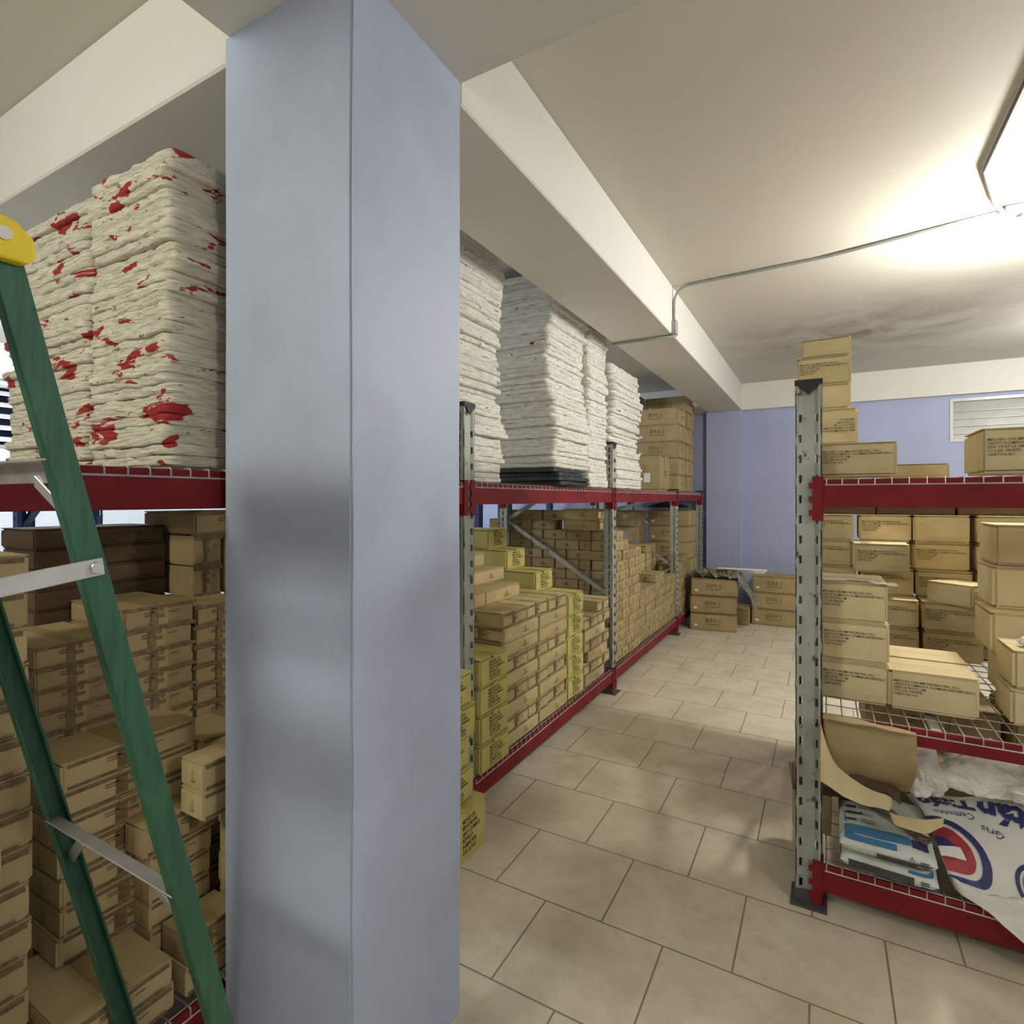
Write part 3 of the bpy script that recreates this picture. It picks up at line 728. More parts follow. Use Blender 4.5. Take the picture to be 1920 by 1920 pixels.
# upper deck
pc('printed', -.02, 2.44, DU, 'crumpled printed carton in shade at the front of the top deck', None, sx=1.08, sz=.90)
pt = 'of the tall bright pile on the top deck'
pc('blank', -.10, 3.02, DU, f'carton, lowest {pt}', 'cartons of the tall bright pile', sx=.98, sz=1.215)
pc('flipped', -.095, 3.02, DU+.168, f'printed carton with upside-down text, second {pt}', 'cartons of the tall bright pile', sx=.98, sz=1.13)
pc('blank', -.122, 3.02, DU+.338, f'carton with torn corner, third {pt}', 'cartons of the tall bright pile', sx=.96, sz=.84)
pc('printed', -.116, 3.02, DU+.454, f'printed carton, fourth {pt}', 'cartons of the tall bright pile', sx=.955, sz=.98)
pc('blank', -.092, 3.03, DU+.590, f'tilted plain carton crowning {pt[3:]}', 'cartons of the tall bright pile', sx=.87, sz=.62)
pc('blank', .235, 2.90, DU, 'low bright open carton on the top deck', None, sx=.95, sz=.45)
pc('printed', .46, 2.42, DU, 'shaded printed carton at the right end of the top deck', None, sx=1.12, sz=1.1)

# ------------------------------------------------------------------ folded sheets in piles
def sheet_mesh(seed, m, th=.026, N_=128, rough=1.0):
    bm = bmesh.new(); rows = 7; rings = []
    so = Vector((seed*7.7, seed*3.3, 1))
    for j in range(rows):
        f = j/(rows-1); z = th*f
        off = -.0032*(1-abs(math.sin(PI*2*f+.3)))-.0045*(2*f-1)**6
        ring = []
        for i in range(N_):
            a = 2*PI*i/N_; c, s = math.cos(a), math.sin(a); p = 26.0
            r = (abs(c)**p+abs(s)**p)**(-1/p)*.5
            x, y = c*r, s*r
            q = Vector((x*5, y*5, 0))+so
            d = off+rough*(noise.noise(q)*.006+noise.noise(q*4)*.004+abs(noise.noise(q*9+Vector((0,0,j*1.4))))*-.007)
            x += c*d*1.6; y += s*d*1.6
            zz = z+noise.noise(q*1.3)*.0055*rough+noise.noise(q*5)*.002
            ring.append(bm.verts.new((x, y, zz)))
        rings.append(ring)
    for j in range(rows-1):
        for i in range(N_): bm.faces.new((rings[j][i], rings[j][(i+1) % N_], rings[j+1][(i+1) % N_], rings[j+1][i]))
    for ring, zz in ((rings[0], .0), (rings[-1], th)):
        inner = [bm.verts.new((v.co.x*.8, v.co.y*.8, zz)) for v in ring[::2]]
        n = len(inner)
        for i in range(n):
            bm.faces.new((ring[2*i], ring[2*i+1], inner[i])); bm.faces.new((ring[2*i+1], ring[(2*i+2) % N_], inner[(i+1) % n], inner[i]))
        bm.faces.new(inner)
    return mesh_of(bm, 'sheet', m, smooth=True)
SR = [sheet_mesh(i, M_SHEETR) for i in range(7)]
SW = [sheet_mesh(i+20, M_SHEETW) for i in range(7)]
def pile(meshes, x0, x1, y0, y1, z0, n, th, desc, phrase, lean=(0, 0), jit=.010, bulge=None):
    for k in range(n):
        o = link('folded_sheet', meshes[R.randrange(len(meshes))])
        f = k/max(1, n-1)
        bx = (bulge(f) if bulge else (0, 0))
        o.location = ((x0+x1)/2+lean[0]*f+bx[0]+R.uniform(-jit, jit), (y0+y1)/2+lean[1]*f+bx[1]+R.uniform(-jit, jit), z0+k*th)
        o.scale = ((x1-x0)*R.uniform(.975, 1.01), (y1-y0)*R.uniform(.975, 1.01), th/.026*1.06)
        o.rotation_euler = (0, 0, math.radians(R.uniform(-1.2, 1.2)))
        if k == n-1: lab = f'{desc}, topmost of the pile {phrase}'
        elif k == 0: lab = f'{desc}, lowest of the pile {phrase}'
        else: lab = f'{desc}, {ordw(k+1)} from the bottom, pile {phrase}'
        tag(o, lab, 'folded sheet', f'folded sheets of the pile {phrase}')
pile(SR, -1.86, -1.445, .80, 1.52, DU, 31, .0263, 'peeling white folded sheet', 'nearest the column on its left', lean=(-.0, .0))
pile(SR, -2.47, -1.885, .82, 1.52, DU, 31, .0263, 'peeling white folded sheet', 'at the far left behind the ladder')
pile(SW, -2.33, -1.505, 1.75, 2.63, DU, 47, .0262, 'white folded sheet', 'just right of the column', jit=.017, bulge=lambda f: (-.02+.02*math.sin(f*9), .012*math.sin(f*14)))
pile(SW, -2.32, -1.455, 3.10, 3.70, DU+.11, 47, .0262, 'white folded sheet', 'with the dark shaded side', jit=.018, bulge=lambda f: (.02*math.sin(f*7+1), .02*math.sin(f*8)))
pile(SW, -2.32, -1.45, 3.71, 4.11, DU, 50, .0262, 'white folded sheet', 'behind the second post top', jit=.010)
pile(SW, -2.32, -1.45, 4.235, 4.98, DU, 38, .0262, 'white folded sheet', 'third along the upper deck', jit=.018, bulge=lambda f: (.014*math.sin(f*9+1), .014*math.sin(f*12)))
# black sheets under the shaded pile
SB = [sheet_mesh(50+i, M_SHEETB, rough=.6) for i in range(3)]
for k in range(4):
    o = link('black_sheet', SB[k % 3]); o.location = (-1.86+(.03, .04, .015, 0)[k], 3.27+(.04, .02, -.0, -.02)[k], DU+k*.0262); o.scale = (.90, .50-.03*k, 1.0)
    o.rotation_euler = (0, 0, math.radians((1, -2, 2, -1)[k]))
    tag(o, f'black folded plastic sheet, {nth_up(k, 4)} of four under the shaded pile', 'folded sheet', 'black sheets under the shaded pile')

# ------------------------------------------------------------------ stepladder
def lad():
    root = bpy.data.objects.new('stepladder', None); COL.objects.link(root); root.location = (-1.175, .2, 0)
    tag(root, 'green fibreglass stepladder with yellow cap and aluminium bars beside the column', 'ladder')
    XA, XB = .225, -.243            # local x of the two sides
    top, bot = 1.825, 0.0
    yt = .118; yb = .556            # rear legs (the visible pair): y at the top and at the floor
    def rear(z): return yb+(yt-yb)*z/top
    def front(z): return -.42+(.05+.42)*z/top
    def chan(x, fy, s, w_=.036, fl=.022):
        """C channel rail leaning in y; web faces outward x, s=+1/-1"""
        bm = bmesh.new(); t = .004
        a = Vector((x, fy(0), 0)); b = Vector((x, fy(top), top)); d = (b-a).normalized(); n = Vector((0, d.z, -d.y))
        def bar(o0, n0, n1, x0, x1):
            vs = []
            for p in (a, b):
                for (nn, xx) in ((n0, x0), (n1, x0), (n1, x1), (n0, x1)): vs.append(bm.verts.new(p+n*nn+Vector((xx, 0, 0))))
            for f in ((0,3,2,1),(4,5,6,7),(0,1,5,4),(1,2,6,5),(2,3,7,6),(3,0,4,7)): bm.faces.new([vs[i] for i in f])
        bar(0, -w_/2, w_/2, 0, -s*t)
        bar(0, -w_/2, -w_/2+t, -s*t, -s*fl); bar(0, w_/2-t, w_/2, -s*t, -s*fl)
        return mesh_of(bm, 'rail', M_GREEN, bevel=.0012)
    for x, s in ((XA, 1), (XB, -1)):
        link('rear_rail', chan(x, rear, s), root)
        link('front_rail', chan(x*1.05, front, s), root)
        bm = bmesh.new()
        for z in (.45,):
            c = (x+s*.001, rear(z), z)
            r0 = [bm.verts.new((c[0], c[1]+math.cos(a*PI/6)*.006, c[2]+math.sin(a*PI/6)*.006)) for a in range(12)]
            r1 = [bm.verts.new((c[0]+s*.004, c[1]+math.cos(a*PI/6)*.005, c[2]+math.sin(a*PI/6)*.005)) for a in range(12)]
            for a in range(12): bm.faces.new((r0[a], r0[(a+1) % 12], r1[(a+1) % 12], r1[a]))
            bm.faces.new(r1)
        link('rivets', mesh_of(bm, 'rivets', M_ALU), root)
        for fy in (rear, front):
            bm = bmesh.new(); bm_box(bm, x-.03*s-.018, x-.03*s+.036, fy(0)-.045, fy(0)+.045, .0, .03)
            link('foot', mesh_of(bm, 'foot', M_BLACK, bevel=.004), root)
        # knee braces at the two horizontals
        for z in (.815, 1.54):
            bm = bmesh.new(); bm_bar(bm, (x-s*.10, rear(z), z-.012), (x-s*.008, rear(z-.085), z-.085), .022, .003, (0, 1, .3))
            link('knee_brace', mesh_of(bm, 'knee_brace', M_ALU, bevel=.0008), root)
        # folding spreader
        bm = bmesh.new(); bm_bar(bm, (x+s*.006, rear(1.398)+.01, 1.40), (x+s*.006, front(1.375), 1.36), .0045, .026)
        sp = link('spreader', mesh_of(bm, 'spreader', M_ALU, bevel=.001), root)
        bm = bmesh.new(); c = (x+s*.010, rear(1.398), 1.398)
        bmesh.ops.create_cone(bm, cap_ends=True, segments=20, radius1=.0105, radius2=.008, depth=.006, matrix=T(*c) @ Matrix.Rotation(s*PI/2, 4, 'Y'))
        link('pivot_bolt', mesh_of(bm, 'pivot_bolt', M_ALU), sp)
    for z in (.815, 1.54, .22):
        bm = bmesh.new(); bm_bar(bm, (XB+.005, rear(z), z), (XA-.005, rear(z), z), .003, .032, (0, -.21, 1)); bm_bar(bm, (XB+.005, rear(z)-.012, z+.016), (XA-.005, rear(z)-.012, z+.016), .024, .003)
        link('rear_crossbar', mesh_of(bm, 'rear_crossbar', M_ALU, bevel=.0008), root)
    for k in range(5):
        z = .29+k*.30; bm = bmesh.new(); bm_box(bm, XB*1.05+.005, XA*1.05-.005, front(z)-.04, front(z)+.04, z-.012, z+.012)
        link('step', mesh_of(bm, 'step', M_ALU, bevel=.003), root)
    # moulded yellow cap
    bm = bmesh.new()
    prof = [(.135, 1.815), (.146, 1.828), (.143, 1.850), (.125, 1.868), (.08, 1.878), (-.06, 1.878), (-.10, 1.87), (-.105, 1.83), (-.09, 1.815)]
    A = [bm.verts.new((XB-.018, y, z)) for y, z in prof]; B = [bm.verts.new((XA+.018, y, z)) for y, z in prof]
    n = len(prof)
    for i in range(n): bm.faces.new((A[i], A[(i+1) % n], B[(i+1) % n], B[i]))
    bm.faces.new(A); bm.faces.new(B[::-1])
    cp = link('top_cap', mesh_of(bm, 'top_cap', M_YCAP, bevel=.005, segs=3, smooth=False), root)
    bm = bmesh.new()
    for x in (XA+.019, XB-.019): bmesh.ops.create_cone(bm, cap_ends=True, segments=20, radius1=.009, radius2=.009, depth=.004, matrix=T(x, .110, 1.847) @ Matrix.Rotation(PI/2, 4, 'Y'))
    link('cap_bolt', mesh_of(bm, 'cap_bolt', M_ALU), cp)
lad()

# ------------------------------------------------------------------ ceiling lamp, conduits
def tube_obj(name, pts, r, m, label=None, cat=None, n=8):
    bm = bmesh.new(); bm_tube(bm, pts, r, n); o = link(name, mesh_of(bm, name, m, smooth=True))
    if label: tag(o, label, cat)
    return o
lr = bpy.data.objects.new('ceiling_lamp', None); COL.objects.link(lr); lr.location = (.86, 3.76, CZ)
tag(lr, 'bright bare bulb on a white ceiling socket above the right rack', 'lamp')
bm = bmesh.new(); bm_box(bm, -.05, .05, -.05, .05, -.045, 0); link('junction_box', mesh_of(bm, 'junction_box', M_WPLAS, bevel=.006), lr)
bm = bmesh.new(); bmesh.ops.create_cone(bm, cap_ends=True, segments=20, radius1=.026, radius2=.032, depth=.07, matrix=T(.05, 0, -.07) @ Matrix.Rotation(math.radians(115), 4, 'Y'))
link('socket', mesh_of(bm, 'socket', M_WPLAS), lr)
mb, ntb, bb = new_mat('glowing_bulb'); bb.inputs['Emission Color'].default_value = (1, .96, .86, 1); bb.inputs['Emission Strength'].default_value = 30
bm = bmesh.new(); bmesh.ops.create_uvsphere(bm, u_segments=20, v_segments=12, radius=.036, matrix=T(.125, 0, -.105) @ Matrix.Scale(1.4, 4, (1, 0, 0)))
link('bulb', mesh_of(bm, 'bulb', mb, smooth=True), lr)
yc = 3.97
cp_ = [(.81, 3.76, CZ-.02), (.6, 3.80, CZ-.012), (0, 3.93, CZ-.012), (-.78, yc, CZ-.012)]
for a in range(1, 7): t_ = a/6*PI/2; cp_.append((-.80-.118*math.sin(t_), yc, CZ-.012-.11*(1-math.cos(t_))))
cp_ += [(-.918, yc, 2.80), (-.915, yc, 2.72)]
tube_obj('conduit_pipe', cp_, .010, M_CONDUIT, 'grey conduit running from the lamp along the ceiling to the beam', 'conduit')
bm = bmesh.new(); bm_box(bm, -.932, -.895, yc-.025, yc+.025, BZ-.01, BZ+.09)
bb_ = link('outlet_box', mesh_of(bm, 'outlet_box', M_CONDUIT, bevel=.005)); tag(bb_, 'small grey conduit elbow box on the lower edge of the beam', 'conduit box')
tube_obj('conduit_pipe', [(-.90, yc, BZ-.012), (-1.37, yc, BZ-.012)], .010, M_CONDUIT, 'grey conduit crossing the underside of the beam', 'conduit')
tube_obj('electric_cable', [(.63, .9+.5, CZ-.014), (.625, 2.5, CZ-.016), (.63, 3.24, CZ-.016), (.66, 3.34, CZ-.018), (.74, 3.60, CZ-.02), (.80, 3.72, CZ-.03), (.84, 3.74, CZ-.05)], .011, M_CABLE, 'dark cable running along the ceiling to the bright bulb', 'cable')
tube_obj('conduit_pipe', [(.95, 3.78, CZ-.012), (2.4, 3.98, CZ-.012), (4.15, 4.1, CZ-.012)], .010, M_CONDUIT, 'grey conduit leaving the lamp toward the right', 'conduit')
for nm, (x, y) in (('left of the column behind the camera', (-1.7, -1.5)), ('in the far aisle', (-5.2, 2.2)), ('at the end of the far aisle', (-5.2, 6.0))):
    r0 = bpy.data.objects.new('ceiling_lamp', None); COL.objects.link(r0); r0.location = (x, y, CZ); tag(r0, 'bare bulb on the ceiling '+nm, 'lamp')
    bm = bmesh.new(); bm_box(bm, -.05, .05, -.05, .05, -.045, 0); link('junction_box', mesh_of(bm, 'junction_box', M_WPLAS, bevel=.006), r0)
    bm = bmesh.new(); bmesh.ops.create_uvsphere(bm, u_segments=16, v_segments=10, radius=.036, matrix=T(0, 0, -.09)); link('bulb', mesh_of(bm, 'bulb', mb, smooth=True), r0)

# ------------------------------------------------------------------ things on the bottom shelf at the right
# curled cardboard sheet
def ruled(name, curves, m, label, ns=24, cat='cardboard', th=.004, wob=.006):
    """smooth sheet through a list of curves, each a list of 3D points"""
    def at(c, s_):
        k = s_*(len(c)-1); i = min(int(k), len(c)-2); f = k-i
        p0 = Vector(c[max(i-1, 0)]); p1 = Vector(c[i]); p2 = Vector(c[i+1]); p3 = Vector(c[min(i+2, len(c)-1)])
        return .5*((2*p1)+(p2-p0)*f+(2*p0-5*p1+4*p2-p3)*f*f+(3*p1-p0-3*p2+p3)*f**3)
    bm = bmesh.new(); V = {}
    for i in range(ns+1):
        cs = [at(c, i/ns) for c in curves]
        for j in range(ns+1):
            p = at(cs, j/ns); n = noise.noise(p*14)*wob
            V[i, j] = bm.verts.new(p+Vector((0, n, n)))
    for i in range(ns):
        for j in range(ns): bm.faces.new((V[i, j], V[i+1, j], V[i+1, j+1], V[i, j+1]))
    bmesh.ops.recalc_face_normals(bm, faces=bm.faces[:])
    bmesh.ops.solidify(bm, geom=bm.faces[:], thickness=th)
    o = link(name, mesh_of(bm, name, m, smooth=True)); tag(o, label, cat); return o
ruled('cardboard_sheet', [[(-.005, 2.225, .737), (.13, 2.235, .735), (.262, 2.24, .728)], [(.0, 2.262, .742), (.13, 2.27, .735), (.268, 2.275, .722)],
    [(.0, 2.285, .68), (.13, 2.29, .66), (.272, 2.30, .65)], [(.01, 2.31, .60), (.14, 2.33, .57), (.280, 2.35, .56)], [(.03, 2.36, .50), (.15, 2.44, .47), (.275, 2.47, .46)], [(.05, 2.42, .45), (.16, 2.52, .43), (.27, 2.54, .41)]],
    M_BROWN, 'curled torn cardboard leaning under the middle beam next to the worn post')
ruled('cardboard_flap', [[(-.012, 2.262, .70), (.01, 2.268, .62), (.045, 2.29, .545), (.11, 2.34, .485), (.21, 2.40, .43)],
    [(-.012, 2.25, .62), (.01, 2.26, .565), (.045, 2.28, .51), (.11, 2.33, .455), (.21, 2.39, .415)],
    [(-.012, 2.255, .50), (.01, 2.26, .485), (.045, 2.28, .465), (.11, 2.32, .425), (.20, 2.37, .40)]],
    M_PALE, 'pale curved cardboard flap in front of the dark curled cardboard')
ruled('cardboard_scrap', [[(.20, 2.36, .40), (.29, 2.36, .395), (.36, 2.40, .40)], [(.21, 2.31, .385), (.29, 2.31, .375), (.35, 2.36, .385)]],
    M_PALE, 'small pale cardboard scrap between the mortar and cement bags', ns=8)
ruled('torn_brown_paper', [[(.05, 2.40, .50), (.10, 2.46, .53), (.16, 2.50, .50), (.24, 2.50, .45)], [(.07, 2.36, .45), (.12, 2.38, .47), (.17, 2.42, .45), (.24, 2.44, .41)]],
    M_DARK, 'crumpled brown paper inside the curled cardboard', ns=14, cat='paper', wob=.03)

M_BAGW = simple('white_paper_bag', (.72, .72, .66), .6, vary=.12, nscale=4)
M_BAGG = simple('pale_mortar_bag', (.66, .70, .62), .6, vary=.18, nscale=6)
M_NAVY = simple('navy_print', (.03, .035, .15), .5, vary=.2)
M_LRED = simple('red_print', (.40, .035, .045), .5, vary=.15)
M_LBLUE = simple('blue_print', (.06, .22, .42), .5, vary=.15)
M_CHAR = simple('charcoal_print', (.06, .06, .06), .5, vary=.3)
M_WPRINT = simple('white_print', (.75, .75, .70), .5)

def mortar_bag(cx, cy, z, rz, label, upper):
    L, W, Hh = .285, .40, .068
    bm = bmesh.new(); n = 20; m_ = 24
    def zt(u, v):   # pillow height at u,v in -1..1
        e = max(0, 1-abs(u)**7)*max(0, 1-abs(v)**7)
        return e**.42
    def pt(u, v, side):
        q = Vector((u*2.2, v*2.2, side+z*9)); wob = noise.noise(q)*.006
        x = u*L/2*(1-.02*v*v)+noise.noise(q*1.7)*.004; y = v*W/2+noise.noise(q*1.3+Vector((3, 0, 0)))*.004
        zz = Hh/2+side*(Hh/2)*zt(u, v)+wob*zt(u, v)*(1 if side > 0 else .2)
        return Vector((x, y, max(0.0, zz)))
    G = {}
    for side in (-1, 1):
        for i in range(n+1):
            for j in range(m_+1):
                u = math.sin((i/n-.5)*PI); v = math.sin((j/m_-.5)*PI)
                G[side, i, j] = bm.verts.new(pt(u, v, side))
        for i in range(n):
            for j in range(m_): bm.faces.new((G[side, i, j], G[side, i+1, j], G[side, i+1, j+1], G[side, i, j+1]))
    bmesh.ops.remove_doubles(bm, verts=bm.verts[:], dist=.0008)
    o = link('mortar_bag', mesh_of(bm, 'mortar_bag', M_BAGG, smooth=True)); o.location = (cx, cy, z); o.rotation_euler = (0, 0, rz)
    tag(o, label, 'bag', 'mortar bags on the bottom shelf')
    def front_rect(name, x0, x1, z0, z1, m, lift=.002):
        bm = bmesh.new(); k = 14; pr = []
        for i in range(k+1):
            x = x0+(x1-x0)*i/k; u = max(-.999, min(.999, x/(L/2)))
            for zz in (z0, z1):
                # solve the v where the surface has this height on the front side
                side = 1 if zz > Hh/2 else -1; lo, hi = 0.0, 1.0
                target = abs(zz-Hh/2)/(Hh/2)
                for _ in range(24):
                    mid = (lo+hi)/2
                    if zt(u, -mid) > target: lo = mid
                    else: hi = mid
                pr.append(bm.verts.new((x, -lo*W/2-lift-.004, zz)))
        for i in range(k): bm.faces.new((pr[2*i], pr[2*i+2], pr[2*i+3], pr[2*i+1]))
        link(name, mesh_of(bm, name, m), o)
    if upper:
        front_rect('printed_panel', -.03, .125, .012, .034, M_CHAR)
        front_rect('blue_band', -.125, .03, .055, .064, M_LBLUE)
    else:
        front_rect('printed_panel', -.115, .075, .022, .047, M_CHAR)
        front_rect('blue_band', -.03, .125, .008, .014, M_LBLUE)
        front_rect('blue_band', .06, .13, .055, .060, M_LBLUE)
    tm = text_mesh(['====', '====', '==='], .012, M_CHAR, 'CENTER', .8)
    # printed bars at the right of the front
    b1 = link('printed_bars', merged([(bars([(-.012, .012)]*3, .004, .004), T(.105, -W/2-.006, .040))], 'printed_bars', M_CHAR), o)
    b2 = link('printed_mark', merged([(tri_mark(.016), T(-.06 if not upper else .07, -W/2-.006, .013 if not upper else .048))], 'printed_mark', M_CHAR), o)
    # printing on the top face
    if upper:
        def top_rect(name, x0, x1, y0, y1, m):
            bm = bmesh.new(); k = 8; VV = {}
            for i in range(k+1):
                for j in range(k+1):
                    x = x0+(x1-x0)*i/k; y = y0+(y1-y0)*j/k; u, v = x/(L/2), y/(W/2)
                    VV[i, j] = bm.verts.new((x, y, pt(u, v, 1).z+.004))
            for i in range(k):
                for j in range(k): bm.faces.new((VV[i, j], VV[i+1, j], VV[i+1, j+1], VV[i, j+1]))
            link(name, mesh_of(bm, name, m), o)
        top_rect('printed_panel', -.125, .07, -.165, -.115, M_LBLUE)
        top_rect('label_panel', .075, .12, -.17, -.125, M_NAVY)
        for r_ in range(4): top_rect('printed_bars', -.12, -.085+.02*(r_ % 2), -.08+r_*.05, -.065+r_*.05, M_CHAR)
        for r_ in range(4): top_rect('printed_bars', -.075, -.03, -.08+r_*.05, -.055+r_*.05, simple('grey_print', (.35, .37, .36), .6))
mortar_bag(.205, 2.51, DB, math.radians(-4), 'white and blue mortar bag, lower one lying on the bottom shelf', False)
mortar_bag(.192, 2.495, DB+.070, math.radians(-1), 'white and blue mortar bag, upper one lying on the bottom shelf', True)
# torn strip of printed paper on the upper mortar bag
bm = bmesh.new(); V = {}
for i in range(13):
    for j in range(5):
        s, t_ = i/12, j/4
        x = .135+.17*s+.028*t_; y = 2.56-.22*s+.045*t_; V[i, j] = bm.verts.new((x, y, DB+.152+.010*math.sin(s*6)+.006*noise.noise(Vector((s*5, t_*3, 0)))))
for i in range(12):
    for j in range(4): bm.faces.new((V[i, j], V[i+1, j], V[i+1, j+1], V[i, j+1]))
bmesh.ops.solidify(bm, geom=bm.faces[:], thickness=.0015)
mm, ntm, bmn = new_mat('marbled_brown_paper'); f_ = noise_tex(ntm, 45, 5, pos(ntm, (1, 2.4, 1))); ntm.links.new(ramp(ntm, f_, [(.4, (.16, .10, .08)), (.6, (.48, .38, .32))]), bmn.inputs['Base Color'])
o = link('paper_strip', mesh_of(bm, 'paper_strip', mm)); tag(o, 'torn marbled brown paper strip lying across the upper mortar bag', 'paper')

# big cement bag slumped over the front beam
BP = [(2.74, .72), (2.67, .95), (2.58, 1.0), (2.48, .88), (2.40, .68), (2.34, .42), (2.305, .19), (2.288, 0)]
def bag_point(a, b):
    """a 0..1 to the right, b 0..1 from back to front edge"""
    k = b*(len(BP)-1); i = min(int(k), len(BP)-2); f = k-i
    c = [BP[max(i-1, 0)], BP[i], BP[i+1], BP[min(i+2, len(BP)-1)]]
    q = [.5*((2*c[1][n])+(c[2][n]-c[0][n])*f+(2*c[0][n]-5*c[1][n]+4*c[2][n]-c[3][n])*f*f+(3*c[1][n]-c[0][n]-3*c[2][n]+c[3][n])*f**3) for n in (0, 1)]
    st = min(1, a/.32); st = st*st*(3-2*st)
    zlow = .195-.115*st; ztop = .345+.10*min(1, a/.5)
    x0 = .285+.10*b
    y = q[0]+.05*(1-st)*b; z = zlow+q[1]*(ztop-zlow)
    p = Vector((a*4, b*4, 3)); n = noise.noise(p)*.012+abs(noise.noise(p*2.6))*.008
    return Vector((x0+.74*a, y-.4*n, z+n))
bm = bmesh.new(); na, nb = 40, 44; V = {}
for i in range(na+1):
    for j in range(nb+1): V[0, i, j] = bm.verts.new(bag_point(i/na, j/nb))
def under(i, j):
    p = bag_point(i/na, j/nb); edge = min(i, na-i, j, nb-j)
    d = min(1, edge/4)
    y = p.y+.055*d*(1 if j > nb*.45 else .2)
    z = p.z-.05*d
    if p.y > 2.345: z = p.z+(max(DB+.003, min(p.z, DB+.01))-p.z)*d
    return Vector((p.x, y if p.y <= 2.345 else p.y, z)) if p.y > 2.36 else Vector((p.x, min(y, 2.325), p.z-.01*d))
for i in range(na+1):
    for j in range(nb+1):
        V[1, i, j] = V[0, i, j] if i in (0, na) or j in (0, nb) else bm.verts.new(under(i, j))
for s in (0, 1):
    for i in range(na):
        for j in range(nb):
            try: bm.faces.new((V[s, i, j], V[s, i+1, j], V[s, i+1, j+1], V[s, i, j+1]))
            except ValueError: pass
bag = link('cement_bag', mesh_of(bm, 'cement_bag', M_BAGW, smooth=True)); tag(bag, 'large white printed cement bag slumped over the lower red beam at the right', 'bag')
def on_bag(name, tris_bm, ca, cb, rot, m, lift=.003, mirror=False):
    """flat shape (x right, z up, metres) laid on the bag around (ca, cb)"""
    bm = tris_bm
    bmesh.ops.triangulate(bm, faces=bm.faces[:])
    for _ in range(2):
        es = [e for e in bm.edges if e.calc_length() > .012]
        if es: bmesh.ops.subdivide_edges(bm, edges=es, cuts=1); bmesh.ops.triangulate(bm, faces=[f for f in bm.faces if len(f.verts) > 3])
    c, s = math.cos(rot), math.sin(rot); kill = set()
    for v in bm.verts:
        x, z = v.co.x, v.co.z
        X, Z = x*c-z*s, x*s+z*c
        a = ca+X/.74; b = cb-Z/.58; out_ = a < .004 or b > .996 or b < .004
        if out_: kill.add(v)
        a = max(.001, min(.999, a)); b = max(.001, min(.999, b))
        p = bag_point(a, b); pa = bag_point(min(1, a+.01), b)-bag_point(max(0, a-.01), b); pb = bag_point(a, min(1, b+.01))-bag_point(a, max(0, b-.01))
        n = pb.cross(pa).normalized()
        if n.y > 0: n = -n
        v.co = p+n*lift
    bmesh.ops.delete(bm, geom=[f for f in bm.faces if all(v in kill for v in f.verts)], context='FACES')
    me = bpy.data.meshes.new(name); bm.to_mesh(me); bm.free(); me.materials.append(m); link(name, me, bag)
def disc(r0, r1, n=48, a0=0, a1=2*PI):
    bm = bmesh.new(); rr = []
    for k in range(n+1):
        a = a0+(a1-a0)*k/n; rr.append((bm.verts.new((math.cos(a)*r0, 0, math.sin(a)*r0)), bm.verts.new((math.cos(a)*r1, 0, math.sin(a)*r1))))
    for k in range(n): bm.faces.new((rr[k][0], rr[k+1][0], rr[k+1][1], rr[k][1]))
    return bm
def from_me(me):
    bm = bmesh.new(); bm.from_mesh(me); return bm
def logo(ca, cb, s, rot):
    on_bag('logo_ring', disc(.092*s, .112*s), ca, cb, rot, M_NAVY, .003)
    on_bag('logo_disc', disc(.0005, .078*s), ca, cb, rot, M_LRED, .003)
    on_bag('logo_wedge', disc(.0005, .04*s, 16, PI*.0, PI*.75), ca, cb, rot, M_NAVY, .0045)
    bm = bmesh.new(); quad_xz(bm, -.012*s, .05*s, -.028*s, .006*s); on_bag('logo_bar', bm, ca, cb, rot, M_WPRINT, .0055)
logo(.01, .61, 1.15, .15)
logo(.335, .66, .52, .3)
on_bag('printed_text', from_me(text_mesh(['Titán'], .10, M_NAVY, bold=.004)), .36, .36, PI-.30, M_NAVY, .004)
on_bag('printed_text', from_me(text_mesh(['Titán'], .075, M_NAVY, bold=.003)), .11, .27, PI-.08, M_NAVY, .004)
on_bag('printed_text', from_me(text_mesh(['Cemento'], .030, M_NAVY)), .12, .365, PI-.05, M_NAVY, .004)
on_bag('printed_text', from_me(text_mesh(['Gris'], .035, M_NAVY)), .24, .44, PI-.3, M_NAVY, .004)

# crumpled plastic bags
def plastic(name, cx, cy, cz, rx, ry, rz_, seed, label, m, amp=.5):
    bm = bmesh.new(); bmesh.ops.create_icosphere(bm, subdivisions=5, radius=1)
    so = Vector((seed*3.7, seed, 0))
    for v in bm.verts:
        q = v.co*1.3+so
        r = 1+amp*noise.noise(q)+.22*abs(noise.noise(q*2.6))+.10*noise.noise(q*6)
        top = max(0, v.co.z); r2 = 1+.5*top**6
        v.co = Vector((v.co.x*rx*r, v.co.y*ry*r, v.co.z*rz_*r*r2))
        if v.co.z < -rz_*.6: v.co.z = -rz_*.6
    o = link(name, mesh_of(bm, name, m, smooth=True)); o.location = (cx, cy, cz); tag(o, label, 'plastic bag'); return o
def plastic_mat():
    m, nt, b = new_mat('thin_white_plastic'); b.inputs['Base Color'].default_value = (.80, .78, .70, 1); b.inputs['Roughness'].default_value = .35
    b.inputs['Subsurface Weight'].default_value = .0; p = pos(nt); f = noise_tex(nt, 22, 4, p, .6, 1.2); bump(nt, b, f, .6, .02); return m
M_PLAS = plastic_mat()
plastic('plastic_bag', .305, 2.56, .47, .075, .05, .105, 3, 'crumpled white plastic bag beside the curled cardboard', M_PLAS)
plastic('plastic_bag', .50, 2.58, .50, .12, .06, .085, 8, 'crumpled white plastic bag on top of the cement bag', M_PLAS)
